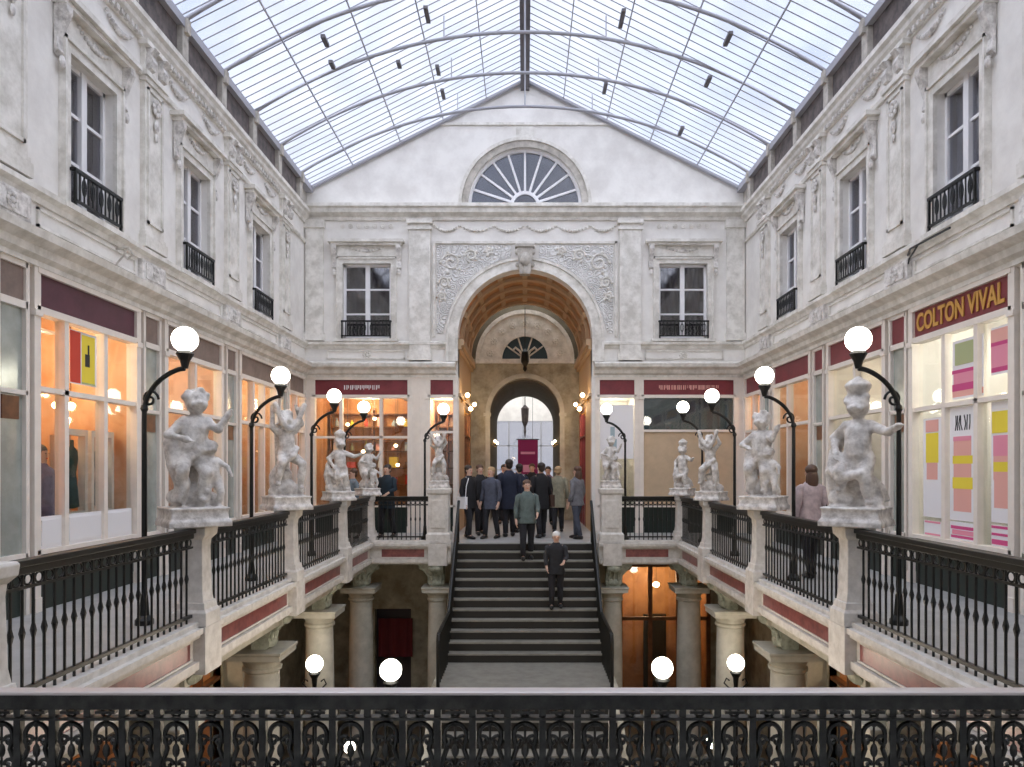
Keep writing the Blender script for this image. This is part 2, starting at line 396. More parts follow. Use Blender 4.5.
# ---------------------------------------------------------------- windows (setting)
def make_window(name, loc, rz, w, h, cur, bal_full=True, hood=True):
    """origin at the centre of the sill line on the wall plane, +y into the hall"""
    e = sempty(name, loc, rz)
    f = MB(); fr = .055
    f.box(-w/2, -w/2+fr, -.17, -.10, 0, h); f.box(w/2-fr, w/2, -.17, -.10, 0, h)
    f.box(-w/2, w/2, -.17, -.10, h-fr, h); f.box(-w/2, w/2, -.17, -.10, 0, fr)
    f.box(-.055, .055, -.17, -.08, 0, h)
    for k in (1, 2): f.box(-w/2, w/2, -.16, -.11, h*k/3-.02, h*k/3+.02)
    f.build('window_frame', 'white', e)
    MB().box(-w/2+fr, w/2-fr, -.145, -.135, fr, h-fr).build('pane', 'winglass', e)
    c = MB(); n = 40; ys = [-.28+.035*math.sin(i*1.35) for i in range(n+1)]
    for sx in (-1, 1):
        b = len(c.v); k0 = 18 if cur == 'curtain_a' else 20
        for i in range(k0+1):
            x = sx*(w/2-i*(w/2)/20); c.v += [(x, ys[i], 0.02), (x, ys[i], h-.02)]
        for i in range(k0): c.f.append((b+2*i, b+2*i+2, b+2*i+3, b+2*i+1))
    c.build('curtain', cur, e, smooth=True)
    # architrave
    a = MB(); q = .15
    a.box(-w/2-q, -w/2, 0, .06, -.05, h+q); a.box(w/2, w/2+q, 0, .06, -.05, h+q); a.box(-w/2, w/2, 0, .06, h, h+q)
    a.box(-w/2-q, -w/2-q+.04, .06, .09, -.05, h+q); a.box(w/2+q-.04, w/2+q, .06, .09, -.05, h+q); a.box(-w/2-q, w/2+q, .06, .09, h+q-.04, h+q)
    a.build('architrave', 'stone2', e)
    MB().box(-w/2-q-.05, w/2+q+.05, 0, .13, -.10, -.03).build('window_sill', 'stone2', e)
    if hood:
        g = MB(); g.box(-w/2-.28, w/2+.28, 0, .16, h+.44, h+.50); g.box(-w/2-.34, w/2+.34, 0, .22, h+.50, h+.57)
        g.box(-w/2-.24, w/2+.24, 0, .05, h+.18, h+.44)
        g.build('window_hood', 'stone2', e)
        g = MB()
        for sx in (-1, 1):
            cx = sx*(w/2+.20)
            g.prism([(.02,h-.15),(.07,h-.10),(.05,h+.05),(.10,h+.20),(.17,h+.36),(.17,h+.44),(.02,h+.44)], cx-.06, cx+.06, 'x')
            g.sphere((cx, .08, h-.22), .05, 8, 6, (1,.6,1.5))
        swag(g, 0, h+.40, w*.7, .10, .06, .03); ornament(g, 0, h+.33, .08, .07)
        g.build('carved_bracket', 'statue', e)
    # balconette
    r = MB(); d = .11; hb = .42
    r.box(-w/2-.02, w/2+.02, d-.02, d+.02, hb-.04, hb); r.box(-w/2-.02, w/2+.02, d-.015, d+.015, .02, .05)
    for sx in (-1, 1): r.box(sx*(w/2+.02)-.01, sx*(w/2+.02)+.01, 0, d, hb-.04, hb); r.box(sx*(w/2)-.015, sx*w/2+.015, d-.015, d+.015, -.03, hb)
    nb = int(w/.09)
    for i in range(1, nb):
        x = -w/2+w*i/nb; r.tube([(x, d, .05), (x, d, hb-.04)], .011, 6)
        if i % 2:
            r.tube([(x+.04*math.cos(t), d, .24+.10*math.sin(t)) for t in [2*PI*k/10 for k in range(11)]], .009, 5)
    r.build('balcony_rail', 'iron', e)
    return e
wn = 1
for s in (-1, 1):
    for y in WINY[2:]:
        make_window('window_%d' % wn, (s*LX, y, 4.80), ROT[s], 1.0, 1.80, 'curtain_a' if s < 0 else 'curtain_b'); wn += 1
for x in (-WX, WX):
    make_window('window_%d' % wn, (x, YE, 4.87), PI, 1.2, 1.85, 'curtain_d'); wn += 1
# side-wall windows nearer than the view: simple shutters closing the openings
for s in (-1, 1):
    for y in WINY[:2]:
        e = sempty('window_%d' % wn, (s*LX, y, 4.80), ROT[s]); wn += 1
        MB().box(-.5, .5, -.17, -.12, 0, 1.8).build('shutter', 'white', e)
        MB().box(-.65, .65, 0, .13, -.10, -.03).build('window_sill', 'stone2', e)

# lunette fan window
e = sempty('window_%d' % wn, (0, YE, 8.2), PI); wn += 1
r = MB(); r.arc_band(0, 0, R_L-.07, R_L+.02, -.2, -.08); r.arc_band(0, 0, .30, .38, -.2, -.08); r.box(-R_L, R_L, -.2, -.06, 0, .07)
for k in range(1, 10):
    a = PI*k/10; d = Vector((math.cos(a), math.sin(a))); n = Vector((-d.y, d.x)); w0, w1 = .045, .05
    p0, p1 = d*.36, d*(R_L-.03)
    r.prism([tuple(p0-n*w0*.6), tuple(p1-n*w1*.5), tuple(p1+n*w1*.5), tuple(p0+n*w0*.6)], -.19, -.09)
r.build('window_frame', 'white', e)
g = MB(); g.prism([((R_L-.05)*math.cos(PI*i/24), (R_L-.05)*math.sin(PI*i/24)) for i in range(25)], -.15, -.14); g.build('pane', 'greyglass', e)
a = MB(); a.arc_band(0, 0, R_L, R_L+.16, 0, .07); a.build('architrave', 'soot', e)
a = MB(); a.arc_band(0, 0, R_L+.16, R_L+.24, 0, .11); a.build('outer_moulding', 'stone2', e)

# end wall: central bay frame, arch mouldings, keystone, spandrels
e = sempty('trim_%d' % tn, (0, YE, 0), PI); tn += 1
p = MB()
for sx in (-1, 1):
    c = sx*2.62; p.box(c-.26, c+.26, 0, .10, 4.3, 7.80); p.box(c-.30, c+.30, 0, .14, 4.3, 4.5); p.box(c-.30, c+.30, 0, .14, 7.55, 7.62); p.box(c-.32, c+.32, 0, .17, 7.7, 7.80)
    c = sx*5.25; p.box(c-.22, c+.22, 0, .08, 4.79, 7.80); p.box(c-.26, c+.26, 0, .12, 7.6, 7.8); p.box(c-.26, c+.26, 0, .12, 4.79, 4.98)
p.build('pilaster_shaft', 'stone2', e)
a = MB(); a.arc_band(0, Z_A, R_A, R_A+.07, 0, .13); a.arc_band(0, Z_A, R_A+.07, R_A+.24, 0, .08); a.arc_band(0, Z_A, R_A+.24, R_A+.30, 0, .12)
for sx in (-1, 1):
    for x0, x1, d in ((0, .07, .13), (.07, .24, .08), (.24, .30, .12)): a.box(sx*(R_A+x0), sx*(R_A+x1), 0, d, 4.28, Z_A)
a.build('arch_moulding', 'stone2', e)
k = MB(); k.prism([(-.13, 6.42), (.13, 6.42), (.20, 7.08), (-.20, 7.08)], 0, .24); k.sphere((0, .26, 6.78), .13, 12, 8, (1, .8, 1.3))
k.box(-.24, .24, 0, .28, 7.08, 7.15)
for sx in (-1, 1):
    k.sphere((sx*.17, .16, 6.98), .09, 10, 6); k.sphere((sx*.18, .14, 6.66), .06, 10, 6)
k.sphere((0, .22, 6.52), .08, 10, 6, (1, .7, 1.5))
k.build('keystone', 'soot', e)
q = MB()     # rectangular border around the spandrels
for xa, xb, za, zb in ((-2.30, 2.30, 7.22, 7.28), (-2.30, -2.24, 4.9, 7.28), (2.24, 2.30, 4.9, 7.28)): q.box(xa, xb, 0, .05, za, zb)
q.build('spandrel_border', 'stone2', e)
q = MB()
for sx in (-1, 1):
    q.arch = None
    n = 14
    for i in range(n):
        xa = .35+(2.2-.35)*i/n; xb = .35+(2.2-.35)*(i+1)/n
        lo = lambda x: Z_A+math.sqrt(max((R_A+.34)**2-x*x, 0)) if x < R_A+.34 else Z_A+.1
        q.prism([(sx*xa, lo(xa)), (sx*xb, lo(xb)), (sx*xb, 7.18), (sx*xa, 7.18)], 0, .02)
q.build('spandrel_relief', 'carved', e)
q = MB()
for sx in (-1, 1):      # scrolling foliage in the spandrels
    for (cx, cz, r0) in ((1.85, 6.75, .24), (1.35, 6.93, .15), (2.02, 6.25, .14), (.9, 7.03, .09), (2.08, 5.9, .1)):
        pts = [(sx*(cx+r0*(1-t*.75)*math.cos(t*9)), .03, cz+r0*(1-t*.75)*math.sin(t*9)) for t in [i/22 for i in range(23)]]
        q.tube(pts, .026, 6)
        for j in range(5): a_ = 2*PI*j/5; q.sphere((sx*(cx+r0*1.1*math.cos(a_)), .03, cz+r0*1.1*math.sin(a_)), .04, 6, 5)
q.build('carved_scroll', 'stone2', e)
# end frieze ornaments
e = sempty('trim_%d' % tn, (0, YE, 0), PI); tn += 1
q = MB()
for sx in (-1, 1):
    for k in range(7): ornament(q, sx*(3.35+k*.2), 7.66, .07, .03)
    swag(q, sx*1.2, 7.66, .8, .12, .03); swag(q, sx*.4, 7.66, .7, .12, .03); swag(q, sx*1.95, 7.66, .6, .12, .03)
    ornament(q, sx*3.95, 4.44, .12, .03)
q.build('carved_frieze', 'stone2', e)
q = MB()
for sx in (-1, 1):
    for xa, xb, za, zb in ((3.0,4.95,4.34,4.37),(3.0,4.95,4.53,4.56),(3.0,3.03,4.34,4.56),(4.92,4.95,4.34,4.56)): q.box(sx*xa, sx*xb, 0, .03, za, zb)
q.build('panel_border', 'stone2', e)

# ---------------------------------------------------------------- roof
roof = sempty('ceiling', (0, 0, 0))
Y0R = -2.0
for s in (-1, 1):
    g = MB(); g.prism([(s*5.35, 8.67), (0, 11.37), (0, 11.385), (s*5.35, 8.685)], Y0R, YE+.1); g.build('glass_slope', 'skyglass', roof)
    b = MB(); y = Y0R+.1
    while y < YE:
        b.tube([(s*5.35, y, 8.65), (0, y, 11.35)], .013, 4); y += .235
    b.build('glazing_bars', 'roofiron', roof)
    for k, fr in enumerate((.2, .42, .62, .82)):
        x = s*5.35*(1-fr); z = 8.67+(11.37-8.67)*fr-.05
        MB().box(x-.011, x+.011, Y0R, YE, z-.02, z+.01).build('purlin', 'roofiron', roof)
MB().box(-.11, .11, Y0R, YE, 11.05, 11.33).build('ridge_beam', 'ridge', roof)
RR = (5.4**2+1.62**2)/(2*1.62)
for i in range(13):
    y = 17.6-1.5*i
    pts = []
    for k in range(33):
        x = -5.4+10.8*k/32; pts.append((x, y, 8.6+math.sqrt(RR*RR-x*x)-(RR-1.62)))
    t = MB().tube(pts, .038, 6)
    t.build('arch_rib', 'roofiron', roof, smooth=True)
    h = MB().tube([(0, y, 10.2), (0, y, 11.1)], .018, 6)
    for x in (-1.6, 1.6): h.tube([(x, y, 8.6+math.sqrt(RR*RR-x*x)-(RR-1.62)), (x, y, GZ(x)-.02)], .012, 6)
    h.build('rib_hanger', 'roofiron', roof)
for s in (-1, 1):      # verge bars on the gable
    MB().tube([(s*5.35, YE-.06, 8.60), (0, YE-.06, 11.28)], .055, 6).build('verge_bar', 'roofiron', roof)
def on_glass(px, py):      # where the line of sight through a photo point meets the glass slope
    a = abs(px-525)/740; c = (468-py)/740
    y = (8.67+2.70-EYE)/(c+2.70*a/5.35); return (px-525)/740*y, y
for px, py, ln in ((325,37,.4),(332,61,.3),(427,11,.6),(399,61,.3),(438,67,.45),(443,91,.5),(622,15,.7),(728,35,.5),(708,78,.45),(605,85,.6),(681,128,.5)):
    x, y = on_glass(px, py); z = GZ(x)-.08
    MB().box(x-.04, x+.04, y-ln*.4, y+ln*.4, z-.02, z+.04).box(x-.02, x+.02, y-.02, y+.02, z, z+.08).build('vent_catch', 'ridge', roof)
# gutter panels and brackets
for s in (-1, 1):
    e = sempty('trim_%d' % tn, (0, 0, 0)); tn += 1
    for i in range(13):
        y = 17.6-1.5*i
        MB().box(s*5.40, s*5.44, y-1.38, y-.12, 8.05, 8.50).build('gutter_panel', 'gutter', e)
        b = MB(); b.box(s*5.32, s*5.50, y-.10, y+.10, 8.03, 8.66); b.box(s*5.26, s*5.46, y-.06, y+.06, 8.42, 8.64); b.build('rib_shoe', 'soot', e)
    MB().box(s*5.30, s*5.46, -2, YE, 8.50, 8.64).build('gutter_lip', 'roofiron', e)
    MB().box(s*5.46, s*5.62, -2, YE, 8.03, 8.68).build('gutter_back', 'soot', e)
# gable ledge and ornament
q = MB(); q.box(-2.1, 2.1, YE-.05, YE, 10.18, 10.24); q.box(-.22,.22, YE-.08, YE, 9.86, 10.12)
struct(q.build('trim_%d' % tn, 'stone2')); tn += 1

# ================================================================ SHOPFRONTS
def bars(mb, cx, cz, w, h, y0, rows=1, seed=0):
    """illegible lettering: short upright strokes"""
    rd = random.Random(seed)
    for r_ in range(rows):
        z0 = cz+h/2-(r_+1)*h/rows+h/rows*.15; z1 = cz+h/2-r_*h/rows-h/rows*.15
        x = cx-w/2
        while x < cx+w/2:
            ww = rd.uniform(.012, .028); mb.box(x, x+ww, y0, y0+.004, z0+rd.choice((0, 0, .3))*(z1-z0), z1); x += ww+rd.choice((.012, .02, .035))
    return mb
def shopfront(name, label, loc, rz, w, mull=(), transom=2.52, sign='maroon', inner='orange', stall=.64, panel_top=None, depth=1.7, light=40, lcol=WARM, lowfront=False, shelves=True, lettering=None, post=.055, gl='shopglass', h_sign=(3.45, 3.82), div=True):
    """w: clear width between posts, centred; +y into the hall"""
    e = thing(name, label, 'shopfront', loc, rz)
    z1, z2 = h_sign
    MB().box(-w/2, w/2, -.10, -.02, 0, stall).build('stallboard', 'stall', e)
    f = MB()
    for sx in (-1, 1):
        x = sx*(w/2); f.box(x-post, x+post, -.12, .03, 0, z2+.06); f.box(x-post-.01, x+post+.01, -.12, .05, 0, .16)
        f.box(x-post-.01, x+post+.01, -.12, .05, z1-.12, z1-.05)
    f.box(-w/2, w/2, -.12, .03, z1-.08, z1-.0); f.box(-w/2, w/2, -.12, .04, z2, z2+.07); f.box(-w/2, w/2, -.12, .03, stall, stall+.05)
    if transom: f.box(-w/2, w/2, -.11, .01, transom-.03, transom+.03)
    for mx in mull: f.box(mx-.04, mx+.04, -.11, .01, stall, z1-.06)
    f.build('shop_frame', 'cream', e)
    sb = MB().box(-w/2+post, w/2-post, -.06, -.01, z1, z2).build('sign_board', sign, e)
    if lettering: lettering(sb)
    MB().box(-w/2+.02, w/2-.02, -.07, -.06, stall+.05, z1-.08).build('shop_glass', gl, e)
    if panel_top:
        p = MB(); xs = [-w/2+post] + sorted(mull) + [w/2-post]
        for a, b in zip(xs, xs[1:]): p.box(a+.035, b-.035, -.055, -.03, stall+.052, panel_top); p.box(a+.09, b-.09, -.03, -.015, stall+.09, panel_top-.04)
        p.build('lower_panel', 'white', e)
    if depth:
        b = MB(); b.box(-w/2-.05, w/2+.05, -depth-.06, -depth, 0, z2); b.box(-w/2-.06, -w/2, -depth, -.12, 0, z2); b.box(w/2, w/2+.06, -depth, -.12, 0, z2)
        b.build('interior_wall', inner, e)
        if shelves:
            s_ = MB()
            for zz in (1.15, 1.6, 2.05, 2.35, 2.7, 3.05): s_.box(-w/2+.1, w/2-.1, -depth, -depth+.3, zz, zz+.03)
            for xx in (-w/2+.1, 0, w/2-.1): s_.box(xx-.02, xx+.02, -depth, -depth+.3, .6, 3.2)
            s_.build('shelf_unit', 'wood' if inner != 'pale' else 'cream', e)
        if light:
            c = MB().box(-w*.3, w*.3, -depth*.55-.05, -depth*.55+.05, z1-.02, z1+.02)
            c.build('ceiling_spot_bar', 'white', e)
            l = lamp_light('shop_light', (0, -depth*.5, z1-.18), light*.85, lcol, .15); l.parent = e
    return e
def text_obj(txt, size, m, parent, loc, width=None, bold=.004):
    cu = bpy.data.curves.new('lettering', 'FONT'); cu.body = txt; cu.size = size; cu.extrude = .006; cu.offset = bold; cu.align_x = 'CENTER'; cu.align_y = 'CENTER'
    o = bpy.data.objects.new('lettering', cu); C.objects.link(o)
    bpy.context.view_layer.update(); dg = bpy.context.evaluated_depsgraph_get()
    me = bpy.data.meshes.new_from_object(o.evaluated_get(dg)); bpy.data.objects.remove(o)
    xs = [v.co.x for v in me.vertices]; k = width/(max(xs)-min(xs)) if width else 1
    for v in me.vertices:      # upright, reading from +y: mirror x
        x, y, z = v.co; v.co = (-x*k, z, y)
    me.flip_normals(); me.materials.clear(); me.materials.append(M[m])
    p = bpy.data.objects.new('lettering', me); C.objects.link(p); p.parent = parent; p.location = loc
    p['label'] = 'raised lettering on the sign board'
    return p
def strokes(col, w, seed, n=1):
    def f(sb):
        b = bars(MB(), 0, 3.635, w, .16, -.008, n, seed).build('lettering', col, sb)
    return f

# --- orange-lit side (left)
sf = {}
def sidefront(s, yc, w, **k): return shopfront('shopfront', k.pop('label'), (s*LX, yc, 0), ROT[s], w, **k)
# left local x = -Y direction
sf['L1'] = sidefront(-1, 9.40, 2.18, mull=(.53, -.30), sign='purple', inner='shopmix', panel_top=1.06, light=55,
    label='tall shopfront glowing orange, with yellow poster and dark purple sign board', shelves=False)
sf['L2'] = sidefront(-1, 12.35, 2.1, mull=(0,), sign='brown', inner='salmon', light=45, label='pink-lit shopfront with brown sign board, behind the nearest globe lamp of the orange-lit row')
sf['L3'] = sidefront(-1, 15.3, 2.1, mull=(.3, -.3), sign='brown', inner='shopmix', light=48, label='orange-lit shopfront with brown sign board, just before the end wall corner')
sf['L0'] = sidefront(-1, 6.45, 2.1, mull=(0,), sign='brown', inner='salmon', light=30, label='shopfront nearest the front railing on the orange-lit side')
sf['R1'] = sidefront(1, 9.42, 2.18, mull=(-.40, .30), transom=2.44, sign='maroon', inner='pale', light=44, lcol=(1,.94,.85), shelves=False,
    label='shopfront papered with pink and yellow posters under a gold-lettered maroon sign', lettering=lambda sb: text_obj('COLTON VIVAL', .34, 'gold', sb, (.02, 0, 3.635), 1.90, .009))
sf['R2'] = sidefront(1, 12.35, 2.1, mull=(0,), sign='maroon', inner='pale', light=24, lcol=SOFT, label='grey shopfront with maroon sign, behind the nearest poster-side statue')
sf['R3'] = sidefront(1, 15.3, 2.1, mull=(.2,), sign='maroon', inner='shopmix', light=26, lcol=SOFT, label='shopfront with a warm lit doorway and maroon sign near the tan-boarded shop')
sf['R0'] = sidefront(1, 6.45, 2.1, mull=(0,), sign='maroon', inner='pale', light=30, label='shopfront nearest the front railing on the poster side')
# narrow pilaster panels
PN = [4.90, 7.93, 10.9, 13.85, 16.85]
def pilaster_panel(s, yc, i, w=.46):
    sg = {-1: 'brown', 1: 'maroon'}[s]
    e = thing('pilaster_panel', 'narrow mirrored pilaster with small %s sign panel, %s along the %s' % (sg, ORD[i], SIDE[s]), 'pilaster', (s*LX, yc, 0), ROT[s])
    MB().box(-w/2, w/2, -.12, -.02, 0, .64).build('stallboard', 'stall', e)
    f = MB()
    for sx in (-1, 1): f.box(sx*w/2-.03, sx*w/2+.03, -.12, .02, 0, 3.88)
    f.box(-w/2, w/2, -.12, .02, 3.37, 3.45); f.box(-w/2, w/2, -.12, .02, 3.82, 3.89); f.box(-w/2, w/2, -.12, .02, .62, .68); f.box(-w/2, w/2, -.12, .02, 2.42, 2.47)
    f.build('frame', 'cream', e)
    MB().box(-w/2, w/2, -.06, -.01, 3.45, 3.82).build('sign_panel', sg, e)
    MB().box(-w/2+.03, w/2-.03, -.07, -.03, .68, 3.37).build('mirror_panel', 'mirror', e)
    MB().box(-w/2+.1, w/2-.1, -.03, -.01, 2.15, 2.4).build('small_plaque', 'wood', e)
for s in (-1, 1):
    for i, y in enumerate(PN): pilaster_panel(s, y, i)
    # last partial front in the corner
    sf['C%d' % s] = sidefront(s, 17.82, 1.25, mull=(0,), sign='maroon' if s > 0 else 'brown', inner='salmon', light=25, shelves=False,
              label='short corner shopfront touching the end wall, %s' % SIDE[s])
# cream rail that carries all signs
for s in (-1, 1):
    mb = MB(); mb.box(s*LX-s*.0, s*(LX+.25), -2, YE, 3.86, 3.97); struct(mb.build('trim_%d' % tn, 'cream')); tn += 1
    mb = MB(); mb.box(s*(LX+.02), s*(LX+.25), -2, 5.4, 0, 3.9); struct(mb.build(('wall_left','wall_right')[s>0], 'pale'))

# --- end wall shopfronts (local x = -X)
EL = shopfront('shopfront', 'end wall shopfront with red sign and six white-framed orange-lit panes', (-4.09, YE, 0), PI, 2.42, mull=(.51, -.49), transom=2.39, sign='maroon', inner='orange', light=55, depth=1.6,
    lettering=strokes('paper', .9, 3))
ELn = shopfront('shopfront', 'narrow end wall shop window beside the arch, at the orange-lit shops', (-2.08, YE, 0), PI, .68, sign='maroon', inner='salmon', light=35, depth=1.6, lettering=None)
ERn = shopfront('shopfront', 'narrow end wall shop window with white poster beside the arch', (2.30, YE, 0), PI, .98, sign='maroon', inner='pale', light=25, lcol=SOFT, depth=1.6, transom=None, shelves=False)
ER = shopfront('shopfront', 'end wall shopfront closed with a tan board under dark teal panel', (4.09, YE, 0), PI, 2.36, sign='maroon', inner='pale', light=0, depth=0, transom=2.55, shelves=False, gl='shopglass', lettering=strokes('salprint', 1.5, 5))
MB().box(-1.12, 1.12, -.055, -.03, .69, 2.52).build('tan_board', 'tan', ER)
MB().box(-1.12, 1.12, -.10, -.075, 2.55, 3.38).build('teal_panel', 'teal', ER)
p = MB()
for x0, x1 in ((-2.85, -2.44), (2.81, 2.89), (-5.5, -5.33), (5.29, 5.5)):
    p.box(x0, x1, YE-.02, YE+.2, 0, 3.9)
p.box(-2.70, -2.60, YE-.05, YE, 0.2, 3.4); p.box(-5.5, 5.5, YE+.02, YE+.28, 3.86, 3.9) if False else None
struct(p.build('trim_%d' % tn, 'cream')); tn += 1
for x0, x1 in ((-5.5, -1.75), (1.75, 5.5)):
    struct(MB().box(x0, x1, YE+.02, YE+1.8, 3.88, 3.95).build('ceiling', 'pale'))

# ---------------------------------------------------------------- shop posters and goods
def sheet(label, s, ya, yb, za, zb, parts, off=.012, cat='poster'):
    """flat sheet on the glass of a side shop; parts: list (u0,u1,v0,v1,mat) in 0..1 from bottom"""
    yc = (ya+yb)/2; e = thing('poster', label, cat, (s*(LX-off+.06), yc, za), ROT[s])
    w = abs(yb-ya); h = zb-za
    MB().box(-w/2, w/2, -.002, .002, 0, h).build('sheet', 'paper', e)
    for i, (u0, u1, v0, v1, m) in enumerate(parts):
        MB().box(-w/2+u0*w, -w/2+u1*w, .002, .004+.0015*i, v0*h, v1*h).build('printed_band', m, e)
    return e
zr = lambda ypx, Y: EYE + (468-ypx)/740*Y
Yx = lambda x: 4070/abs(x-525)
# poster side: local +x is +Y (away from camera), so u runs from near to far
sheet('pink striped sheet with a green picture above, high in the poster shop window', 1, 8.95, 9.60, 2.50, 3.25, [(0,1,.04,.14,'salprint'),(.1,1,.14,.26,'magenta'),(.1,.95,.26,.44,'pink'),(.1,1,.44,.5,'magenta'),(.15,.9,.58,.95,'greenprint')])
sheet('pink sheet high beside the post, nearest the front railing', 1, 8.40, 8.80, 2.72, 3.28, [(0,1,.05,.15,'magenta'),(0,1,.15,.6,'pink'),(0,1,.60,.68,'magenta'),(0,1,.68,.95,'salprint')])
sheet('tall white sheet with a yellow block, farthest in the poster shop window', 1, 9.86, 10.30, .95, 2.30, [(.15,.85,.55,.85,'yellow'),(.2,.8,.38,.55,'salprint'),(.15,.85,.86,.98,'salprint')])
sheet('white sheet topped with black writing above yellow and salmon bands', 1, 9.08, 9.66, .95, 2.40, [(.2,.85,.08,.70,'salprint'),(.15,.88,.50,.57,'yellow'),(.15,.88,.28,.38,'yellow'),(.2,.85,.70,.74,'pink')])
b_ = sheet('widest white sheet with four yellow and salmon bands, nearest the front railing', 1, 8.36, 8.80, .98, 2.40, [(.0,.88,.12,.35,'salprint'),(.0,.9,.35,.55,'salprint'),(.0,.9,.42,.50,'yellow'),(0,.9,.55,.72,'pink'),(.0,.95,.74,.92,'yellow')])
sheet('small white sheet with pink outline low at the far post', 1, 9.86, 10.28, .70, .78+.12, [(.05,.95,.02,.15,'pink'),(.05,.95,.85,.98,'pink')])
sheet('low white sheet with two magenta lines', 1, 9.08, 9.66, .70, .93, [(.05,.95,.1,.25,'magenta'),(.05,.95,.6,.78,'magenta'),(.1,.9,.3,.55,'pink')])
sheet('low white sheet with bold magenta lines, nearest the front railing', 1, 8.36, 8.80, .70, .95, [(0,.98,.08,.32,'magenta'),(0,.98,.5,.62,'magenta'),(0,.98,.84,.96,'magenta')])
w_ = sheet('white sheet with black handwriting, middle of the poster shop window', 1, 9.12, 9.62, 2.02, 2.38, [], off=.018)
hb = MB(); rd = random.Random(4)
for k in range(7):
    x = -.15+.05*k; hb.tube([(x, .006, .08), (x+rd.uniform(-.03,.04), .006, .16), (x+rd.uniform(-.02,.05), .006, .27)], .007, 5)
hb.build('handwriting', 'blackprint', w_)
# oval reflection in the poster shop glass, shaped as an added glowing globe
e = thing('reflection_globe', 'oval white globe added as a lamp reflection in the poster shop window', 'lamp', (LX+.4, 8.80, 2.74))
MB().sphere((0,0,0), .10, 16, 12, (1,1,1.5)).build('globe', 'globe', e, smooth=True)
MB().tube([(0,0,.14),(0,0,.85)], .006, 6).build('cord', 'iron', e)

# yellow/red poster in the orange shop; left local x = -Y
sheet('yellow poster with black emblem beside a red strip, high in the orange-lit window', -1, 9.02, 9.58, 2.66, 3.32, [(.62,1,.02,.98,'red'),(.08,.58,.05,.95,'yellow'),(.28,.46,.36,.60,'blackprint'),(.30,.36,.6,.78,'blackprint'),(.08,.58,.02,.05,'greenprint')])
# wall of the shop interior lights: small bright pendants
def pendant(loc, lab, m='warmglobe', r=.06, L=.5, grp=None):
    e = thing('pendant_lamp', lab, 'lamp', loc, 0, grp)
    MB().sphere((0,0,0), r, 12, 8, (1,1,.8)).build('bulb', m, e, smooth=True); MB().tube([(0,0,r*.7),(0,0,L)], .006, 5).build('cord', 'iron', e)
    return e
pendant((-6.1, 8.75, 2.28), 'warm pendant low behind the purple coat mannequin', L=1.5)
pendant((-6.2, 8.9, 2.10), 'second warm pendant hanging just below its twin in the orange-lit shop', L=1.6)
pendant((-6.2, 9.8, 2.45), 'warm pendant behind the middle pane of the orange-lit shop', L=1.3)
pendant((-6.2, 10.1, 2.47), 'warm pendant at the far end of the orange-lit shop', L=1.3)
pendant((3.42, 19.3, -1.42), 'small warm lamp hanging in the lower shop below the tan-boarded one', r=.09, L=1.0)
for k, (x, z) in enumerate(((-4.6, 2.75), (-3.9, 2.9), (-3.35, 2.2), (-3.3, 1.7), (-4.2, 2.05))):
    pendant((x, YE+.7, z), ('small warm lamp in the end wall orange shop, behind top %s pane' % ('first', 'middle')[k]) if k < 2 else 'small warm lamp in the end wall orange shop, %s' % ('behind the side pane', 'lowest of the group', 'behind the middle lower pane')[k-2], r=.05, L=3.4-z)

# goods on the shelves
def goods(base_loc, rz, w, depth, rows, cols, label, group, seed, mats, name='shop_box'):
    rd = random.Random(seed); R = Matrix.Rotation(rz, 3, 'Z')
    for zz in rows:
        for c in range(cols):
            x = -w/2+.25+(w-.5)*c/(cols-1)+rd.uniform(-.03, .03); bw = rd.uniform(.06, .12); bh = rd.uniform(.12, .3)
            if abs(x) < .1: continue
            p = R @ Vector((x, -depth+.16, 0)); kind = rd.random()
            mb = MB()
            if kind < .5: mb.box(-bw, bw, -.07, .07, 0, bh); mb.box(-bw*.8, bw*.8, .07, .075, bh*.2, bh*.8)
            else: mb.lathe([(bw*.5,0),(bw*.75,bh*.2),(bw*.6,bh*.6),(bw*.25,bh*.8),(bw*.3,bh)], n=10)
            o = mb.build(name if kind < .5 else 'shop_vase', rd.choice(mats), loc=(base_loc[0]+p.x, base_loc[1]+p.y, zz+.03))
            tag(o, label, 'shop goods', group)
gm = ['salprint', 'wood', 'cream', 'red', 'yellow', 'bluegrey', 'greenprint']
goods((-4.09, YE, 0), PI, 2.42, 1.6, (1.15, 1.6, 2.05, 2.7), 6, 'small item on the shelves of the end wall orange-lit shop', 'goods in the end wall orange-lit shop', 1, gm)
goods((-LX, 12.35, 0), ROT[-1], 2.1, 1.7, (1.15, 1.6, 2.05, 2.7), 5, 'small item on the shelves of the pink-lit shop', 'goods in the pink-lit shop', 2, gm)
goods((-LX, 15.3, 0), ROT[-1], 2.1, 1.7, (1.15, 1.6, 2.05, 2.7), 5, 'small item on the shelves of the orange-lit shop near the corner', 'goods in the shop near the corner', 5, gm)
goods((LX, 12.35, 0), ROT[1], 2.1, 1.7, (1.15, 1.6, 2.05), 5, 'small item on the shelves of the grey shopfront', 'goods in the grey shopfront', 8, gm)

# end right narrow: white poster with grey drawing
e = thing('poster', 'white poster with grey-blue figure in the narrow window beside the arch', 'poster', (2.30, YE+.05, 1.85), PI)
MB().box(-.42, .42, -.002, .002, 0, 1.35).build('sheet', 'paper', e)
MB().box(-.0, .2, .002, .004, .15, .5).box(.05, .16, .002, .004, .55, .8).build('printed_figure', 'bluegrey', e)
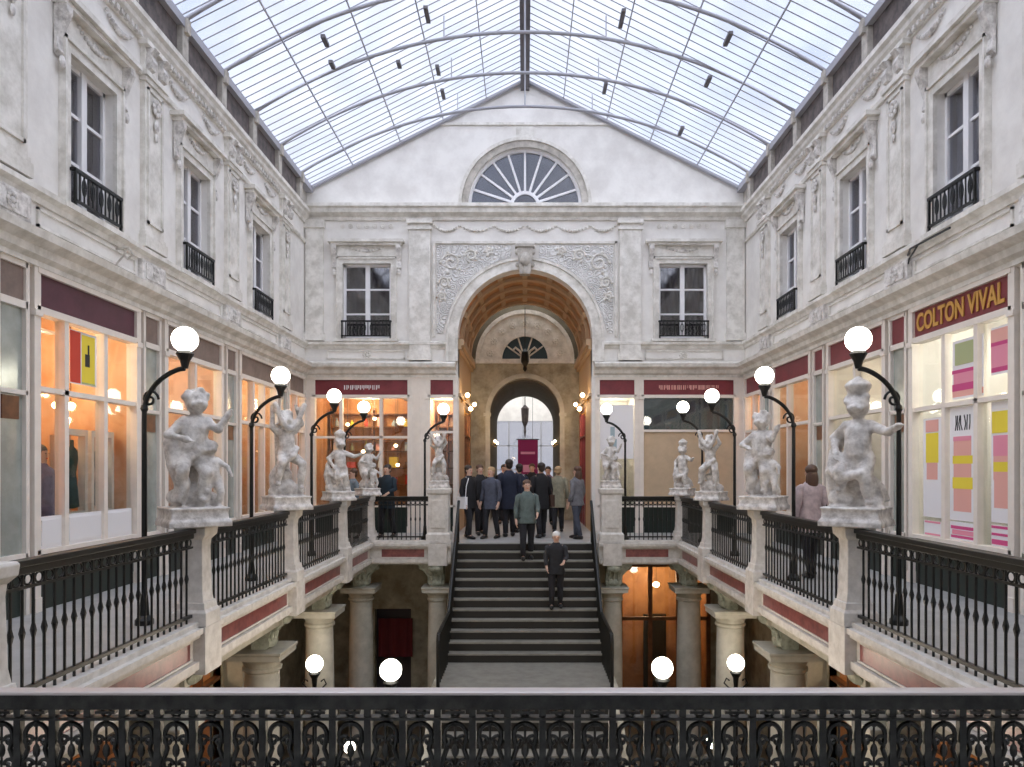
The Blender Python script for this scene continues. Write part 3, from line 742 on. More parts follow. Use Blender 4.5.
# white displays inside orange-lit shop
for k, (y, lab) in enumerate(((9.52, 'white-framed tall display case with dark green garment, behind the middle pane'), (10.14, 'white-framed tall display case with grey garment, at the far pane'))):
    e = thing('display_case', lab, 'display case', (-LX-.33, y, 0), ROT[-1])
    f = MB(); f.box(-.27, -.21, -.05, .05, 0, 2.12); f.box(.21, .27, -.05, .05, 0, 2.12); f.box(-.22, .22, -.05, .05, 2.04, 2.12); f.box(-.22, .22, -.15, .05, .0, 1.06)
    f.build('case_frame', 'cream', e)
    MB().box(-.22, .22, -.16, -.14, 1.06, 2.04).build('case_back', 'salmon', e)
    g = MB().lathe([(.04,1.10),(.12,1.12),(.09,1.4),(.07,1.55),(.10,1.72),(.09,1.84),(.03,1.9),(.03,1.98)], n=12, sy=.6)
    g.build('garment', cloth('garment_%d' % k, ((.03,.07,.06), (.16,.19,.19))[k]), e, smooth=True)

# ================================================================ RAIL PIERS, STATUES, LAMPS, RAILINGS
PY = [4.62, 7.7, 10.7, 13.7, 16.2]
def make_pier(w=.115):
    e = thing('rail_pier', '', 'pier')
    MB().sq([(w*1.55,0),(w*1.55,.14),(w*1.35,.17),(w*1.25,.24)]).build('pier_base', 'pier', e, bevel=.006)
    MB().sq([(w*1.15,.22),(w,.34),(w*.92,.80),(w,.90)]).build('pier_shaft', 'pier', e, bevel=.008)
    MB().sq([(w,.88),(w*1.35,.93),(w*1.4,1.0),(w*1.3,1.02)]).build('pier_cap', 'pier', e, bevel=.006)
    return e
pp = make_pier(); used = False
for s in (-1, 1):
    for i, y in enumerate(PY):
        where = 'corner stone pier where two railings meet' if i == 4 else '%s pale stone railing pier from the front railing' % ORD[i]
        place(pp, used, (s*(RX+.02), y, 0), 0, '%s, %s' % (where, SIDE[s])); used = True
    # stair-head piers, wider
for s in (-1, 1):
    e = thing('stair_pier', 'wide stone pier at the head of the stairs, %s' % SIDE[s], 'pier', (s*1.88, 16.25, 0))
    w = .22
    MB().sq([(w*1.2,0),(w*1.2,.18),(w*1.05,.22)]).build('pier_base', 'pier', e, bevel=.008)
    MB().sq([(w,.20),(w,1.05)]).box(-w*.7, w*.7, -w-.02, -w, .32, .93).build('pier_shaft', 'pier', e, bevel=.008)
    MB().sq([(w,1.03),(w*1.15,1.08),(w*1.2,1.16),(w*1.1,1.18)]).build('pier_cap', 'pier', e, bevel=.008)

# --- skinned organic meshes
def skin_mesh(verts, edges, radii, sub=1, root=0):
    me = bpy.data.meshes.new('t'); me.from_pydata(verts, edges, []); o = bpy.data.objects.new('t', me); C.objects.link(o)
    o.modifiers.new('s', 'SKIN')
    for i, r in enumerate(radii):
        rr = r if isinstance(r, tuple) else (r, r); me.skin_vertices[0].data[i].radius = rr
    me.skin_vertices[0].data[root].use_root = True
    if sub: u = o.modifiers.new('u', 'SUBSURF'); u.levels = sub; u.render_levels = sub
    bpy.context.view_layer.update(); dg = bpy.context.evaluated_depsgraph_get()
    out = bpy.data.meshes.new_from_object(o.evaluated_get(dg)); bpy.data.objects.remove(o); bpy.data.meshes.remove(me)
    return out
def add_mesh(mb, me):
    b = len(mb.v); mb.v += [tuple(v.co) for v in me.vertices]; mb.f += [tuple(b+i for i in p.vertices) for p in me.polygons]
def remeshed(mb, vox):
    o = mb.build('t', 'statue'); r = o.modifiers.new('r', 'REMESH'); r.mode = 'VOXEL'; r.voxel_size = vox; r.use_smooth_shade = True
    sm = o.modifiers.new('s', 'SMOOTH'); sm.iterations = 2; sm.factor = .5
    bpy.context.view_layer.update(); dg = bpy.context.evaluated_depsgraph_get()
    me = bpy.data.meshes.new_from_object(o.evaluated_get(dg)); bpy.data.objects.remove(o); return me
def child_figure(mb, ox, oy, oz, k, armL, armR, legL, legR, lean=(0,0), head=None):
    """chubby standing child, height 1.0*k; arms: (elbow, hand), legs: (knee, foot) offsets as absolute coords"""
    lx, ly = lean
    W = lambda p: (ox+p[0]*k, oy+p[1]*k, oz+p[2]*k)
    mb.tube([W(p) for p in ((0,0,.37),(0,0,.46),(lx*.4,ly*.4+.015,.56),(lx*.8,ly*.8,.68),(lx,ly,.75),(lx,ly,.79),(lx,ly+.01,.86))], [q*k for q in (.07,.118,.112,.112,.085,.045,.05)], 14)
    for sx, (a1, a2) in ((-1, armL), (1, armR)):
        sh = (lx+sx*.095, ly, .73); mb.tube([W((lx+sx*.03, ly, .73)), W(sh), W(a1), W(a2)], [q*k for q in (.06,.055,.042,.030)], 10); mb.sphere(W(sh), .056*k, 10, 8); mb.sphere(W(a1), .043*k, 10, 8); mb.sphere(W(a2), .036*k, 10, 8)
    for sx, (a1, a2) in ((-1, legL), (1, legR)):
        hp = (sx*.062, 0, .42); md = tuple((u+v)/2 for u, v in zip(a1, a2)); mb.tube([W(hp), W(a1), W(md), W(a2)], [q*k for q in (.088,.060,.056,.038)], 10); mb.sphere(W(hp), .09*k, 10, 8); mb.sphere(W(a1), .062*k, 10, 8); mb.sphere(W(a2), .042*k, 10, 8)
    hx, hy = ox+lx*k, oy+(ly+.02)*k
    mb.sphere((hx, hy, oz+.91*k), .098*k, 14, 10, (1,1.08,1.12))
    mb.sphere((hx, hy+.11*k, oz+.90*k), .02*k, 8, 6); mb.sphere((hx-.045*k, hy+.085*k, oz+.885*k), .035*k, 8, 6); mb.sphere((hx+.045*k, hy+.085*k, oz+.885*k), .035*k, 8, 6)
    rd = random.Random(int(ox*100)+3)
    for i in range(26):
        a = rd.uniform(0, 2*PI); e_ = rd.uniform(.15, 1.3); q = .105*k
        if math.sin(a)*math.cos(e_) > .55: continue
        mb.sphere((hx+q*math.cos(a)*math.cos(e_), hy+q*math.sin(a)*math.cos(e_), oz+.93*k+q*math.sin(e_)), .028*k, 6, 5)
    for f, sx in ((armL[1], -1), (armR[1], 1)):
        p = Vector((ox+f[0]*k, oy+f[1]*k, oz+f[2]*k)); el = (armL if sx < 0 else armR)[0]; d = (Vector(f)-Vector(el)).normalized()
        for j in range(4):
            side = Vector((0,0,1)).cross(d); side = side.normalized() if side.length > .01 else Vector((1,0,0))
            q = p+side*(j-1.5)*.018*k; mb.tube([q, q+d*.05*k, q+d*.08*k+Vector((0,0,-.01*k))], [.012*k,.011*k,.008*k], 6)
        mb.tube([p, p+Vector((0,0,.03*k))+d*.03*k], [.013*k,.010*k], 6)
    for f in (legL[1], legR[1]):
        mb.sphere((ox+f[0]*k, oy+(f[1]+.04)*k, oz+(f[2]-.005)*k), .045*k, 8, 6, (.8,1.7,.6))
def drape(mb, pts, r, folds=5, seed=1):
    rd = random.Random(seed)
    for j in range(folds):
        off = Vector((rd.uniform(-.05,.05), rd.uniform(-.05,.05), rd.uniform(-.03,.03)))
        mb.tube([Vector(p)+off*(.4+.6*i/len(pts)) for i, p in enumerate(pts)], [r*rd.uniform(.6,1)*(.7+.6*math.sin(PI*i/(len(pts)-1))) for i in range(len(pts))], 8)
def base_block(mb, w=.29, h=.20):
    mb.sq([(w, 0), (w, h*.3), (w*.93, h*.38), (w*.9, h*.85), (w*.97, h*.92), (w*.97, h)])
def rocks(mb, pts):
    for x, y, z, r in pts: mb.sphere((x, y, z), r, 10, 7, (1, .9, .8))
def statue_A():     # standing boy, arm reaching out, basket on the head
    mb = MB(); base_block(mb)
    rocks(mb, [(.14,-.05,.28,.15),(-.1,-.1,.26,.13),(.16,-.1,.46,.12),(-.18,.05,.24,.08),(.0,-.14,.4,.12)])
    child_figure(mb, -.02, .03, .22, 1.12, ((-.26,.08,.66),(-.36,.2,.70)), ((.22,-.05,.62),(.17,.05,.48)), ((-.08,.08,.24),(-.10,.02,.03)), ((.12,.10,.30),(.14,.0,.14)), (.0,-.02))
    drape(mb, [(.14,-.02,.95),(.22,-.08,.78),(.2,0,.6),(.1,.12,.5),(-.08,.14,.55),(-.2,.02,.4),(-.24,-.02,.26)], .045, 6, 2)
    drape(mb, [(.22,-.08,.8),(.26,-.06,.55),(.22,-.04,.3)], .05, 5, 5)
    mb.lathe([(.06,0),(.09,.02),(.12,.08),(.13,.11),(.11,.13)], -.02, .02, 1.35, 14)
    for j in range(9): a = 2*PI*j/9; mb.sphere((-.02+.07*math.cos(a), .02+.07*math.sin(a), 1.48), .035, 8, 6)
    mb.sphere((-.02,.02,1.50), .055, 8, 6)
    return remeshed(mb, .017)
def statue_B():     # bent figure in heavy drapery with second child
    mb = MB(); base_block(mb)
    rocks(mb, [(0,-.08,.32,.19),(-.12,0,.26,.13),(.14,.02,.3,.12),(0,-.1,.55,.14),(.05,-.1,.75,.1)])
    child_figure(mb, .04, .03, .26, 1.12, ((-.2,.14,.66),(-.28,.16,.80)), ((.2,.1,.60),(.08,.2,.56)), ((-.1,.14,.26),(-.08,.06,.02)), ((.1,.16,.28),(.10,.04,.06)), (-.04,.03))
    child_figure(mb, -.15, .10, .20, .66, ((-.2,.08,.62),(-.22,.18,.50)), ((.2,.08,.75),(.26,.1,.92)), ((-.1,.1,.22),(-.08,.02,.02)), ((.1,.12,.24),(.10,.04,.03)), (.03,.0))
    drape(mb, [(.12,0,1.08),(.2,-.02,.85),(.18,.08,.62),(.12,.12,.42),(.16,.1,.24)], .06, 7, 3)
    drape(mb, [(-.1,.02,1.0),(-.02,.12,.8),(.12,.12,.66)], .05, 5, 7)
    for j in range(8): a = 2*PI*j/8; mb.sphere((.0+.09*math.cos(a), .06+.08*math.sin(a), 1.35), .025, 8, 6)
    return remeshed(mb, .017)
def statue_C():     # seated child lifting a garland, tree stump behind
    mb = MB(); base_block(mb)
    mb.tube([(.02,-.14,.15),(.0,-.14,.6),(.05,-.12,1.0),(.1,-.1,1.25)], [.15,.11,.08,.05], 10)
    rocks(mb, [(0,-.04,.32,.17),(.16,0,.26,.11),(-.16,-.02,.27,.12),(.02,-.04,.5,.13)])
    child_figure(mb, 0, .02, .34, 1.05, ((-.2,.02,.86),(-.12,.06,1.06)), ((.22,.04,.80),(.22,.06,1.04)), ((-.16,.16,.30),(-.14,.12,-.02)), ((.13,.18,.32),(.18,.12,.04)), (.02,.0))
    for j in range(22):
        t = j/21; mb.sphere((-.2+.42*t, .16, 1.48-.35*math.sin(PI*t)+.02), .045, 7, 5)
    drape(mb, [(-.12,.1,.9),(0,.18,.78),(.14,.12,.66),(.22,.04,.5),(.22,.02,.28)], .05, 6, 9)
    return remeshed(mb, .017)
SM = [statue_A(), statue_B(), statue_C()]
for m_ in SM:
    m_.materials.clear(); m_.materials.append(M['statue'])
desc = {(-1,1): ('draped stooping child', 1), (1,1): ('child with basket on head', 0),
        (-1,2): ('child lifting a garland', 2), (1,2): ('two stooping children', 1),
        (-1,3): ('standing child with fruit basket', 0), (1,3): ('child lifting a garland', 2),
        (-1,4): ('draped child group', 1), (1,4): ('standing child with basket', 0)}
for (s, i), (d, v) in desc.items():
    o = bpy.data.objects.new('statue', SM[v]); C.objects.link(o)
    o.location = (s*(RX+.05), PY[i], 1.02); o.rotation_euler = (0, 0, {-1: -PI/2-.9, 1: PI/2+.9}[s])
    tag(o, 'white statue of %s, %s, %s' % (d, 'corner pier' if i == 4 else '%s pier from front' % ORD[i], SIDE[s]), 'statue')
    if i == 4: o.scale = (.8,.8,.8)
    elif i == 3: o.scale = (.85,.85,.85)
    elif i == 1: o.scale = (1.05,1.05,1.0)
for s in (-1, 1):
    o = bpy.data.objects.new('statue', SM[2 if s < 0 else 1]); C.objects.link(o); o.location = (s*1.88, 16.25, 1.18); o.rotation_euler = (0,0,PI); o.scale = (.75,.75,.8)
    tag(o, 'small white statue on the stair-head pier, %s' % SIDE[s], 'statue')

# lamps: dark swan-neck post beside the pier, milky globe over the statue.  local +y toward wall
def make_lamp(zg=2.95, off=.42):
    e = thing('globe_lamp', '', 'lamp')
    p = MB().lathe([(.09,0),(.09,.05),(.05,.1),(.035,.3),(.03,.32)], 0, off, 0, 12)
    p.lathe([(.028,.3),(.024,zg-.75),(.04,zg-.72),(.03,zg-.68)], 0, off, 0, 10)
    p.build('lamp_post', 'iron', e, smooth=False)
    a = MB(); pts = []
    for t in [i/14 for i in range(15)]:
        pts.append((0, off*(1-t)+.10*math.sin(PI*t)*(1-t), zg-.72+.42*math.sin(t*PI/2)))
    a.tube(pts, .026, 8)
    sp = [(0, off-.06-.09*(1-t*.8)*math.cos(t*8), zg-.62+.10*(1-t*.8)*math.sin(t*8)) for t in [i/18 for i in range(19)]]
    a.tube(sp, .014, 6); a.build('swan_neck', 'iron', e, smooth=True)
    MB().lathe([(.03,-.30),(.05,-.22),(.09,-.15),(.07,-.12)], 0, 0, zg, 14).build('globe_holder', 'iron', e)
    MB().sphere((0,0,zg), .132, 24, 16).build('globe', 'globe', e, smooth=True)
    return e
ml = make_lamp(); used = False
for s in (-1, 1):
    for i in (1, 2, 3, 4):
        place(ml, used, (s*RX-.0+(-.12 if s < 0 else .05), PY[i]-.04, 0), ROT[s]+PI, 'round globe lamp on black swan-neck over %s, %s' % (('%s statue from front' % ORD[i-1]) if i < 4 else 'corner statue', SIDE[s])); used = True
for s in (-1, 1):
    place(ml, True, (s*1.84, 16.7, 0), ROT[s]+PI, 'round white globe lamp above the stair-head pier, %s' % SIDE[s])

# --- side railings between piers
def make_rail(name, label, p0, p1, sp=.118, mat_='iron'):
    p0 = Vector(p0); p1 = Vector(p1); L = (p1-p0).length; ang = math.atan2(p1.y-p0.y, p1.x-p0.x)
    e = thing(name, label, 'railing', p0, ang)
    MB().box(0, L, -.05, .05, .955, 1.0).box(0, L, -.025, .025, .90, .955).build('handrail', mat_, e, bevel=.006)
    MB().box(0, L, -.02, .02, .10, .13).build('bottom_rail', mat_, e)
    MB().box(0, L, -.015, .015, .80, .82).build('middle_rail', mat_, e)
    n = max(2, round(L/sp))
    bm_ = MB().tube([(0,0,.04),(0,0,.92)], .011, 6).tube([(0,0,.45),(0,0,.5),(0,0,.55)], [.011,.022,.011], 6)
    first = None
    for k in range(1, n):
        if first is None: first = bm_.build('baluster', mat_, e, loc=(L*k/n, 0, 0))
        else:
            c = first.copy(); C.objects.link(c); c.parent = e; c.location = (L*k/n, 0, 0)
    r = MB()
    for k in range(n):
        x = L*(k+.5)/n
        r.tube([(x+.042*math.cos(t), 0, .86+.036*math.sin(t)) for t in [2*PI*j/10 for j in range(11)]], .008, 5, caps=False)
    r.build('ring_frieze', mat_, e)
    return e
for s in (-1, 1):
    ys = [2.25]+PY
    for i in range(5):
        a, b = ys[i]+(.15 if i else 0), ys[i+1]-.15
        w_ = 'black iron side railing %s' % ['between front railing and first pier', 'between first and second piers', 'between second and third piers', 'between third and fourth piers', 'between fourth pier and corner'][i]
        make_rail('iron_railing', w_+', '+SIDE[s], (s*RX, a, 0), (s*RX, b, 0))
    make_rail('iron_railing', 'short black end railing from corner to stair-head pier, %s' % SIDE[s], (s*(2.1 if s > 0 else 3.3), 16.2, 0), (s*(3.3 if s > 0 else 2.1), 16.2, 0), .1)

# --- front railing (ornate)
e = thing('front_railing', 'ornate black scrollwork railing with pale polished handrail across the foreground', 'railing', (0, 2.07, 0))
MB().box(-3.4, 3.4, -.024, .024, .990, 1.0).build('handrail', 'rail', e, bevel=.004)
MB().box(-3.4, 3.4, -.019, .026, .950, .990).box(-3.4, 3.4, -.015, .015, .918, .926).box(-3.4, 3.4, -.015, .015, .10, .13).box(-3.4,3.4,-.012,.012,.60,.615).build('frame_bars', 'ironfront', e)
def arcp(cx, cz, r, a0, a1, n=12, y=0): return [(cx+r*math.cos(a0+(a1-a0)*i/n), y, cz+r*math.sin(a0+(a1-a0)*i/n)) for i in range(n+1)]
mod = MB(); W = .0976
mod.box(-W/2-.0095, -W/2+.0095, -.010, .010, .13, .95)
mod.tube(arcp(0, .938, .013, 0, 2*PI, 10), .004, 6)
mod.box(-.028, .028, -.008, .008, .934, .942)
for sx in (-1, 1):      # lyre of C scrolls
    mod.tube([(sx*(.031-.0), 0, .76), (sx*.036, 0, .80), (sx*.024, 0, .835), (sx*.03, 0, .865)] + [(sx*p[0], 0, p[2]) for p in arcp(.0, .875, .031, 0, PI/2, 8)], .0072, 6)
    mod.tube([(sx*(.022-.016*(1-t*.7)*math.cos(t*7)), 0, .857+.016*(1-t*.7)*math.sin(t*7)) for t in [i/14 for i in range(15)]], .0056, 6)
    mod.tube([(sx*(.024-.018*(1-t*.7)*math.cos(t*7)), 0, .79+.018*(1-t*.7)*math.sin(t*7)) for t in [i/14 for i in range(15)]], .0056, 6)
    mod.tube(arcp(sx*.020, .70, .022, PI/2, PI/2+sx*4.6, 12), .006, 6)
    mod.tube([(sx*.036, 0, .615), (sx*.012, 0, .66), (sx*.036, 0, .72), (sx*.03, 0, .76)], .006, 6)
    mod.tube(arcp(sx*.020, .50, .022, PI/2, PI/2+sx*4.6, 12), .006, 6); mod.tube([(sx*.04,0,.13),(sx*.01,0,.3),(sx*.04,0,.45),(0,0,.6)], .006, 6)
mod.sphere((0,0,.83), .011, 8, 6, (1,.7,1.8)); mod.sphere((0,0,.905), .010, 8, 6, (1,.8,1)); mod.sphere((0,0,.765), .012, 8, 6, (1,.8,1.6))
mod.tube([(0,0,.74),(0,0,.90)], .0035, 6)
first = None
for k in range(-17, 18):
    if first is None: first = mod.build('scroll_panel', 'ironfront', e, loc=(k*W, 0, 0), smooth=False)
    else:
        c = first.copy(); C.objects.link(c); c.parent = e; c.location = (k*W, 0, 0)

# ---------------------------------------------------------------- gallery edge: curb, fascia, red panels, consoles, columns
def edge(x0, y0, x1, y1, nrm, piers):
    """edge running from (x0,y0) to (x1,y1); nrm: unit vector into the light-well"""
    L = math.hypot(x1-x0, y1-y0); ang = math.atan2(y1-y0, x1-x0)
    global tn
    e = sempty('trim_%d' % tn, (x0, y0, 0), ang); tn += 1
    # decide local y sign of the well
    ly = -math.sin(ang)*nrm[0] + math.cos(ang)*nrm[1]; q = 1 if ly > 0 else -1
    def B(mb, xa, xb, ya, yb, za, zb): mb.box(xa, xb, q*ya, q*yb, za, zb)
    m = MB(); B(m, 0, L, -.12, .08, 0, .05); B(m, 0, L, 0, .14, -.06, .0); B(m, 0, L, 0, .11, -.10, -.06); B(m, 0, L, 0, .04, -.36, -.10); B(m, 0, L, 0, .10, -.42, -.34); B(m, 0, L, 0, .06, -.46, -.42)
    m.build('edge_moulding', 'pier', e)
    cuts = [0]+[c for c in piers]+[L]; r = MB(); f = MB()
    for a, b in zip(cuts, cuts[1:]):
        if b-a < .8: continue
        B(r, a+.30, b-.30, .03, .052, -.31, -.13)
        for za in (-.135, -.325): B(f, a+.28, b-.28, .03, .065, za, za+.02)
    r.build('red_marble_panel', 'marble', e); f.build('panel_border', 'pier', e)
    k = MB()
    for c in piers: B(k, c-.2, c+.2, 0, .16, -.48, .0)
    k.build('pier_block', 'pier', e)
    return e
for s in (-1, 1):
    edge(s*RX, 2.2, s*RX, 16.05, (-s, 0), [y-2.2 for y in PY[:4]])
    edge(s*RX, 16.05, s*1.6, 16.05, (0, -1), [1.52])
edge(-RX, 2.16, RX, 2.16, (0, 1), [])
# soffit beams
for s in (-1, 1):
    for y in PY:
        struct(MB().box(s*3.45, s*LX, y-.2, y+.2, -.62, -.30).build('trim_%d' % tn, 'column')); tn += 1
    struct(MB().box(s*3.5, s*3.95, 2.2, 18.4, -.62, -.30).build('trim_%d' % tn, 'column')); tn += 1
def make_column(r=.27, ztop=-1.0, zbot=-4.8):
    e = thing('stone_column', '', 'column')
    MB().lathe([(r*1.25,zbot+.12),(r*1.3,zbot+.2),(r*1.1,zbot+.3),(r,zbot+.36),(r*.99,-2.6),(r*.90,ztop-.34),(r*.9,ztop-.30)], n=28).build('column_shaft', 'column', e, smooth=True)
    MB().sq([(r*1.4,zbot),(r*1.4,zbot+.14)]).build('column_base', 'column', e)
    c = MB().lathe([(r*.9,ztop-.30),(r*1.02,ztop-.28),(r*1.02,ztop-.24),(r*.92,ztop-.22),(r*1.0,ztop-.16),(r*1.3,ztop-.09)], n=28)
    c.sq([(r*1.38,ztop-.09),(r*1.38,ztop-.02),(r*1.45,ztop),(r*1.45,ztop+.03)]); c.build('column_capital', 'column', e)
    return e
def console(e, dx, dy, z0=-.98, z1=-.46, w=.16):
    d = math.atan2(dy, dx); prof = [(-.1,z0),(.10,z0),(.16,z0+.06),(.14,z0+.16),(.18,z0+.28),(.34,z0+.40),(.42,z0+.50),(.42,z1),(-.1,z1)]
    mb = MB().prism(prof, -w, w, 'y'); mb.sphere((.13, 0, z0+.10), .09, 10, 7, (1,1.9,1)); mb.sphere((.34, 0, z1-.08), .09, 10, 7, (1,1.9,1))
    for k in (-.6, 0, .6): mb.tube([(.17,k*w,z0+.12),(.19,k*w,z0+.25),(.33,k*w,z0+.40)], .025, 6)
    o = mb.build('scroll_console', 'greenstone', e); o.rotation_euler = (0,0,d)
    return o
for s in (-1, 1):
    for i, y in enumerate(PY[:4]):
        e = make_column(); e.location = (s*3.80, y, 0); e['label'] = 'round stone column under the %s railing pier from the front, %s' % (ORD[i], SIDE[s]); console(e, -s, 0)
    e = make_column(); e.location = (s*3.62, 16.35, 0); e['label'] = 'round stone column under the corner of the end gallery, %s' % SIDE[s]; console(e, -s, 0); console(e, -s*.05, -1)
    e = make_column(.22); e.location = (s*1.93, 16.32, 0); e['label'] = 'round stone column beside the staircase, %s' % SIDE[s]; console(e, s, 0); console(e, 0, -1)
    # inner pilasters behind the colonnade
    for i, y in enumerate(PY[1:4]):
        e = thing('square_pillar', 'square stone pillar against the lower shops, %s behind the colonnade, %s' % (ORD[i], SIDE[s]), 'pillar', (s*5.35, y, 0))
        MB().sq([(.24,-4.8),(.24,-4.6),(.2,-4.55),(.2,-1.1)]).build('pillar_shaft', 'column', e)
        MB().sq([(.2,-1.1),(.26,-1.02),(.26,-.95),(.3,-.9),(.3,-.62)]).build('pillar_capital', 'column', e)

# ---------------------------------------------------------------- stairs
st = thing('staircase', 'wide straight stone staircase with dark risers in the middle of the hall', 'staircase', (0, 0, 0))
SW = 1.46; zz = 0; y = 16.05; nst = 12; rise = 2.02/nst; run = .2
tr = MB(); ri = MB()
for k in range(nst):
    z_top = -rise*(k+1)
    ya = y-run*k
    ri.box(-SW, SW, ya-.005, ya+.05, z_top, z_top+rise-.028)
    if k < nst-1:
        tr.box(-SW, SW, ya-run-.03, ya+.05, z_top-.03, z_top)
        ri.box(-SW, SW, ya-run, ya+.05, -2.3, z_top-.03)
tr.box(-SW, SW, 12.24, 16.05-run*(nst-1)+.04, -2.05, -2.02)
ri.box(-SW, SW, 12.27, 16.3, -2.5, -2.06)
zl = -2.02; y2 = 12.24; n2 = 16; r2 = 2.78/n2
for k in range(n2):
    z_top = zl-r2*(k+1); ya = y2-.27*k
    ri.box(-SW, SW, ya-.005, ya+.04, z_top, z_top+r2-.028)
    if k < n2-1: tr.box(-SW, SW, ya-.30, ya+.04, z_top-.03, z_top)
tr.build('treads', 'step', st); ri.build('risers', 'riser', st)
sd = MB()
for s in (-1, 1):
    sd.prism([(16.3, -.30), (16.05, -.10), (16.05-run*(nst-1), -2.0), (12.24, -2.04), (12.24-.27*15, -4.8), (16.3, -4.8)], s*SW, s*(SW+.10), 'x')
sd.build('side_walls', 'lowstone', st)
for s in (-1, 1):
    hr = MB(); P = [(s*1.44, 16.1, .9), (s*1.44, 13.9, -1.1), (s*1.44, 12.3, -1.14), (s*1.44, 12.24, -1.25), (s*1.44, 12.24, -2.02)]
    hr.tube(P, .03, 8)
    for k in range(22):
        t = k/21; yy = 16.1-3.9*t; zb = -max(0, min(2.02, (16.05-yy)/2.2*2.02)) if yy > 13.85 else -2.02
        hr.tube([(s*1.44, yy, zb), (s*1.44, yy, zb+.9)], .014, 6)
    hr.build('stair_handrail', 'iron', st)

# ---------------------------------------------------------------- lower storey
for s in (-1, 1):
    for i, yc in enumerate((6.2, 9.2, 12.2, 15.1)):
        e = thing('lower_shopfront', 'warm lit lower-storey shopfront, %s from front, %s' % (ORD[i], SIDE[s]), 'shopfront', (s*(LX+.05), yc, -4.8), ROT[s])
        f = MB(); f.box(-1.25, 1.25, -.1, .05, 3.6, 4.5); f.box(-1.25, 1.25, -.1, .02, 0, .5)
        for x in (-1.25, -.42, .42, 1.25): f.box(x-.05, x+.05, -.1, .04, .5, 3.6)
        f.box(-1.25, 1.25, -.1, .03, 2.6, 2.66); f.build('shop_frame', 'wood', e)
        MB().box(-1.2, 1.2, -.06, -.05, .5, 3.6).build('shop_glass', 'shopglass', e)
        MB().box(-1.3, 1.3, -1.5, -1.42, 0, 4.3).box(-1.36, -1.3, -1.5, 0, 0, 4.3).box(1.3, 1.36, -1.5, 0, 0, 4.3).build('interior_wall', 'orange', e)
        l = lamp_light('shop_light', (0, -.8, 3.4), 26, WARM, .15); l.parent = e
    mb = MB()
    for yc in (7.7, 10.7, 13.65): mb.box(s*(LX), s*(LX+.2), yc-.25, yc+.25, -4.8, -.3)
    mb.box(s*LX, s*(LX+.2), -2, 4.9, -4.8, -.3); mb.box(s*LX, s*(LX+.2), 16.4, YE, -4.8, -.3)
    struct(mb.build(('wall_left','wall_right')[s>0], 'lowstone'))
# lower end shop on the poster side
e = thing('lower_shopfront', 'orange-lit lower doorway below the tan-boarded shop', 'shopfront', (3.48, YE, -4.8), PI)
f = MB()
for x in (-1.1, -.35, .35, 1.1): f.box(x-.05, x+.05, -.05, .04, 0, 4.0)
f.box(-1.1, 1.1, -.05, .04, 2.62, 2.70); f.box(-1.1, 1.1, -.05, .04, 3.95, 4.05); f.build('shop_frame', 'wood', e)
MB().box(-1.1, 1.1, -.02, -.01, 0, 4.0).build('shop_glass', 'shopglass', e)
MB().box(-1.2, 1.2, -1.9, -1.85, 0, 4.2).box(-1.25, -1.2, -1.9, -.26, 0, 4.2).box(1.2, 1.25, -1.9, -.26, 0, 4.2).build('interior_wall', 'orange', e)
MB().box(-.3, .3, -1.4, -1.3, 0, 2.5).build('inner_door', 'riser', e)
l = lamp_light('shop_light', (.2, -1.0, 3.5), 34, WARM, .15); l.parent = e
o = MB(); n = 16
for i in range(n):
    x0 = -.42+.84*i/n; x1 = -.42+.84*(i+1)/n; o.prism([(x0, .03*math.sin(i*1.4)), (x1, .03*math.sin((i+1)*1.4)), (x1, .03*math.sin((i+1)*1.4)+.01), (x0, .03*math.sin(i*1.4)+.01)], -.95, 0, 'z')
o = o.build('hanging_cloth', 'darkred', loc=(-3.2, 18.3, -2.1)); tag(o, 'dark red cloth hung in the lower archway beside the stairs', 'cloth')
# closing wall behind the left lower door
struct(MB().box(-3.8, -2.8, YE+.4, YE+.45, -4.8, -1.5).build('wall_end', 'room'))
# lower lamps
def low_lamp(x, y, zg, r, lab):
    l = lamp_light('lamp_glow', (x, y, zg+r+.12), 22 if abs(x) < 2 else 7, SOFT, .08)
    e = thing('lamp_post', lab, 'lamp', (x, y, -4.8))
    h = zg+4.8
    MB().lathe([(.14,0),(.14,.1),(.07,.2),(.04,.6),(.035,h-.5),(.06,h-.45),(.035,h-.4),(.05,h-.25),(.10,h-.16),(.07,h-.13)], n=14).build('post', 'iron', e, smooth=False)
    a = MB()
    for sx in (-1, 1): a.tube([(0,0,h-.45),(sx*.12,0,h-.42),(sx*.2,0,h-.34),(sx*.16,0,h-.26),(sx*.11,0,h-.3)], .014, 6)
    a.build('scroll_arm', 'iron', e, smooth=True)
    MB().sphere((0,0,h), r, 20, 14).build('globe', 'globe', e, smooth=True)
low_lamp(-1.76, 9.7, -1.03, .145, 'bright globe lamp beside the stairs, below the orange-lit gallery')
low_lamp(1.80, 9.7, -1.0, .14, 'bright globe lamp beside the stairs, below the poster shop gallery')
low_lamp(-3.57, 12.55, -1.70, .145, 'globe lamp between lower columns, below the orange-lit gallery')
low_lamp(3.59, 12.6, -1.70, .145, 'globe lamp between lower columns, below the poster shop gallery')
low_lamp(-1.80, 7.6, -1.25, .06, 'small globe lamp seen through the front railing, below the orange-lit gallery')
low_lamp(1.92, 7.6, -1.20, .06, 'small globe lamp seen through the front railing, below the poster shop gallery')

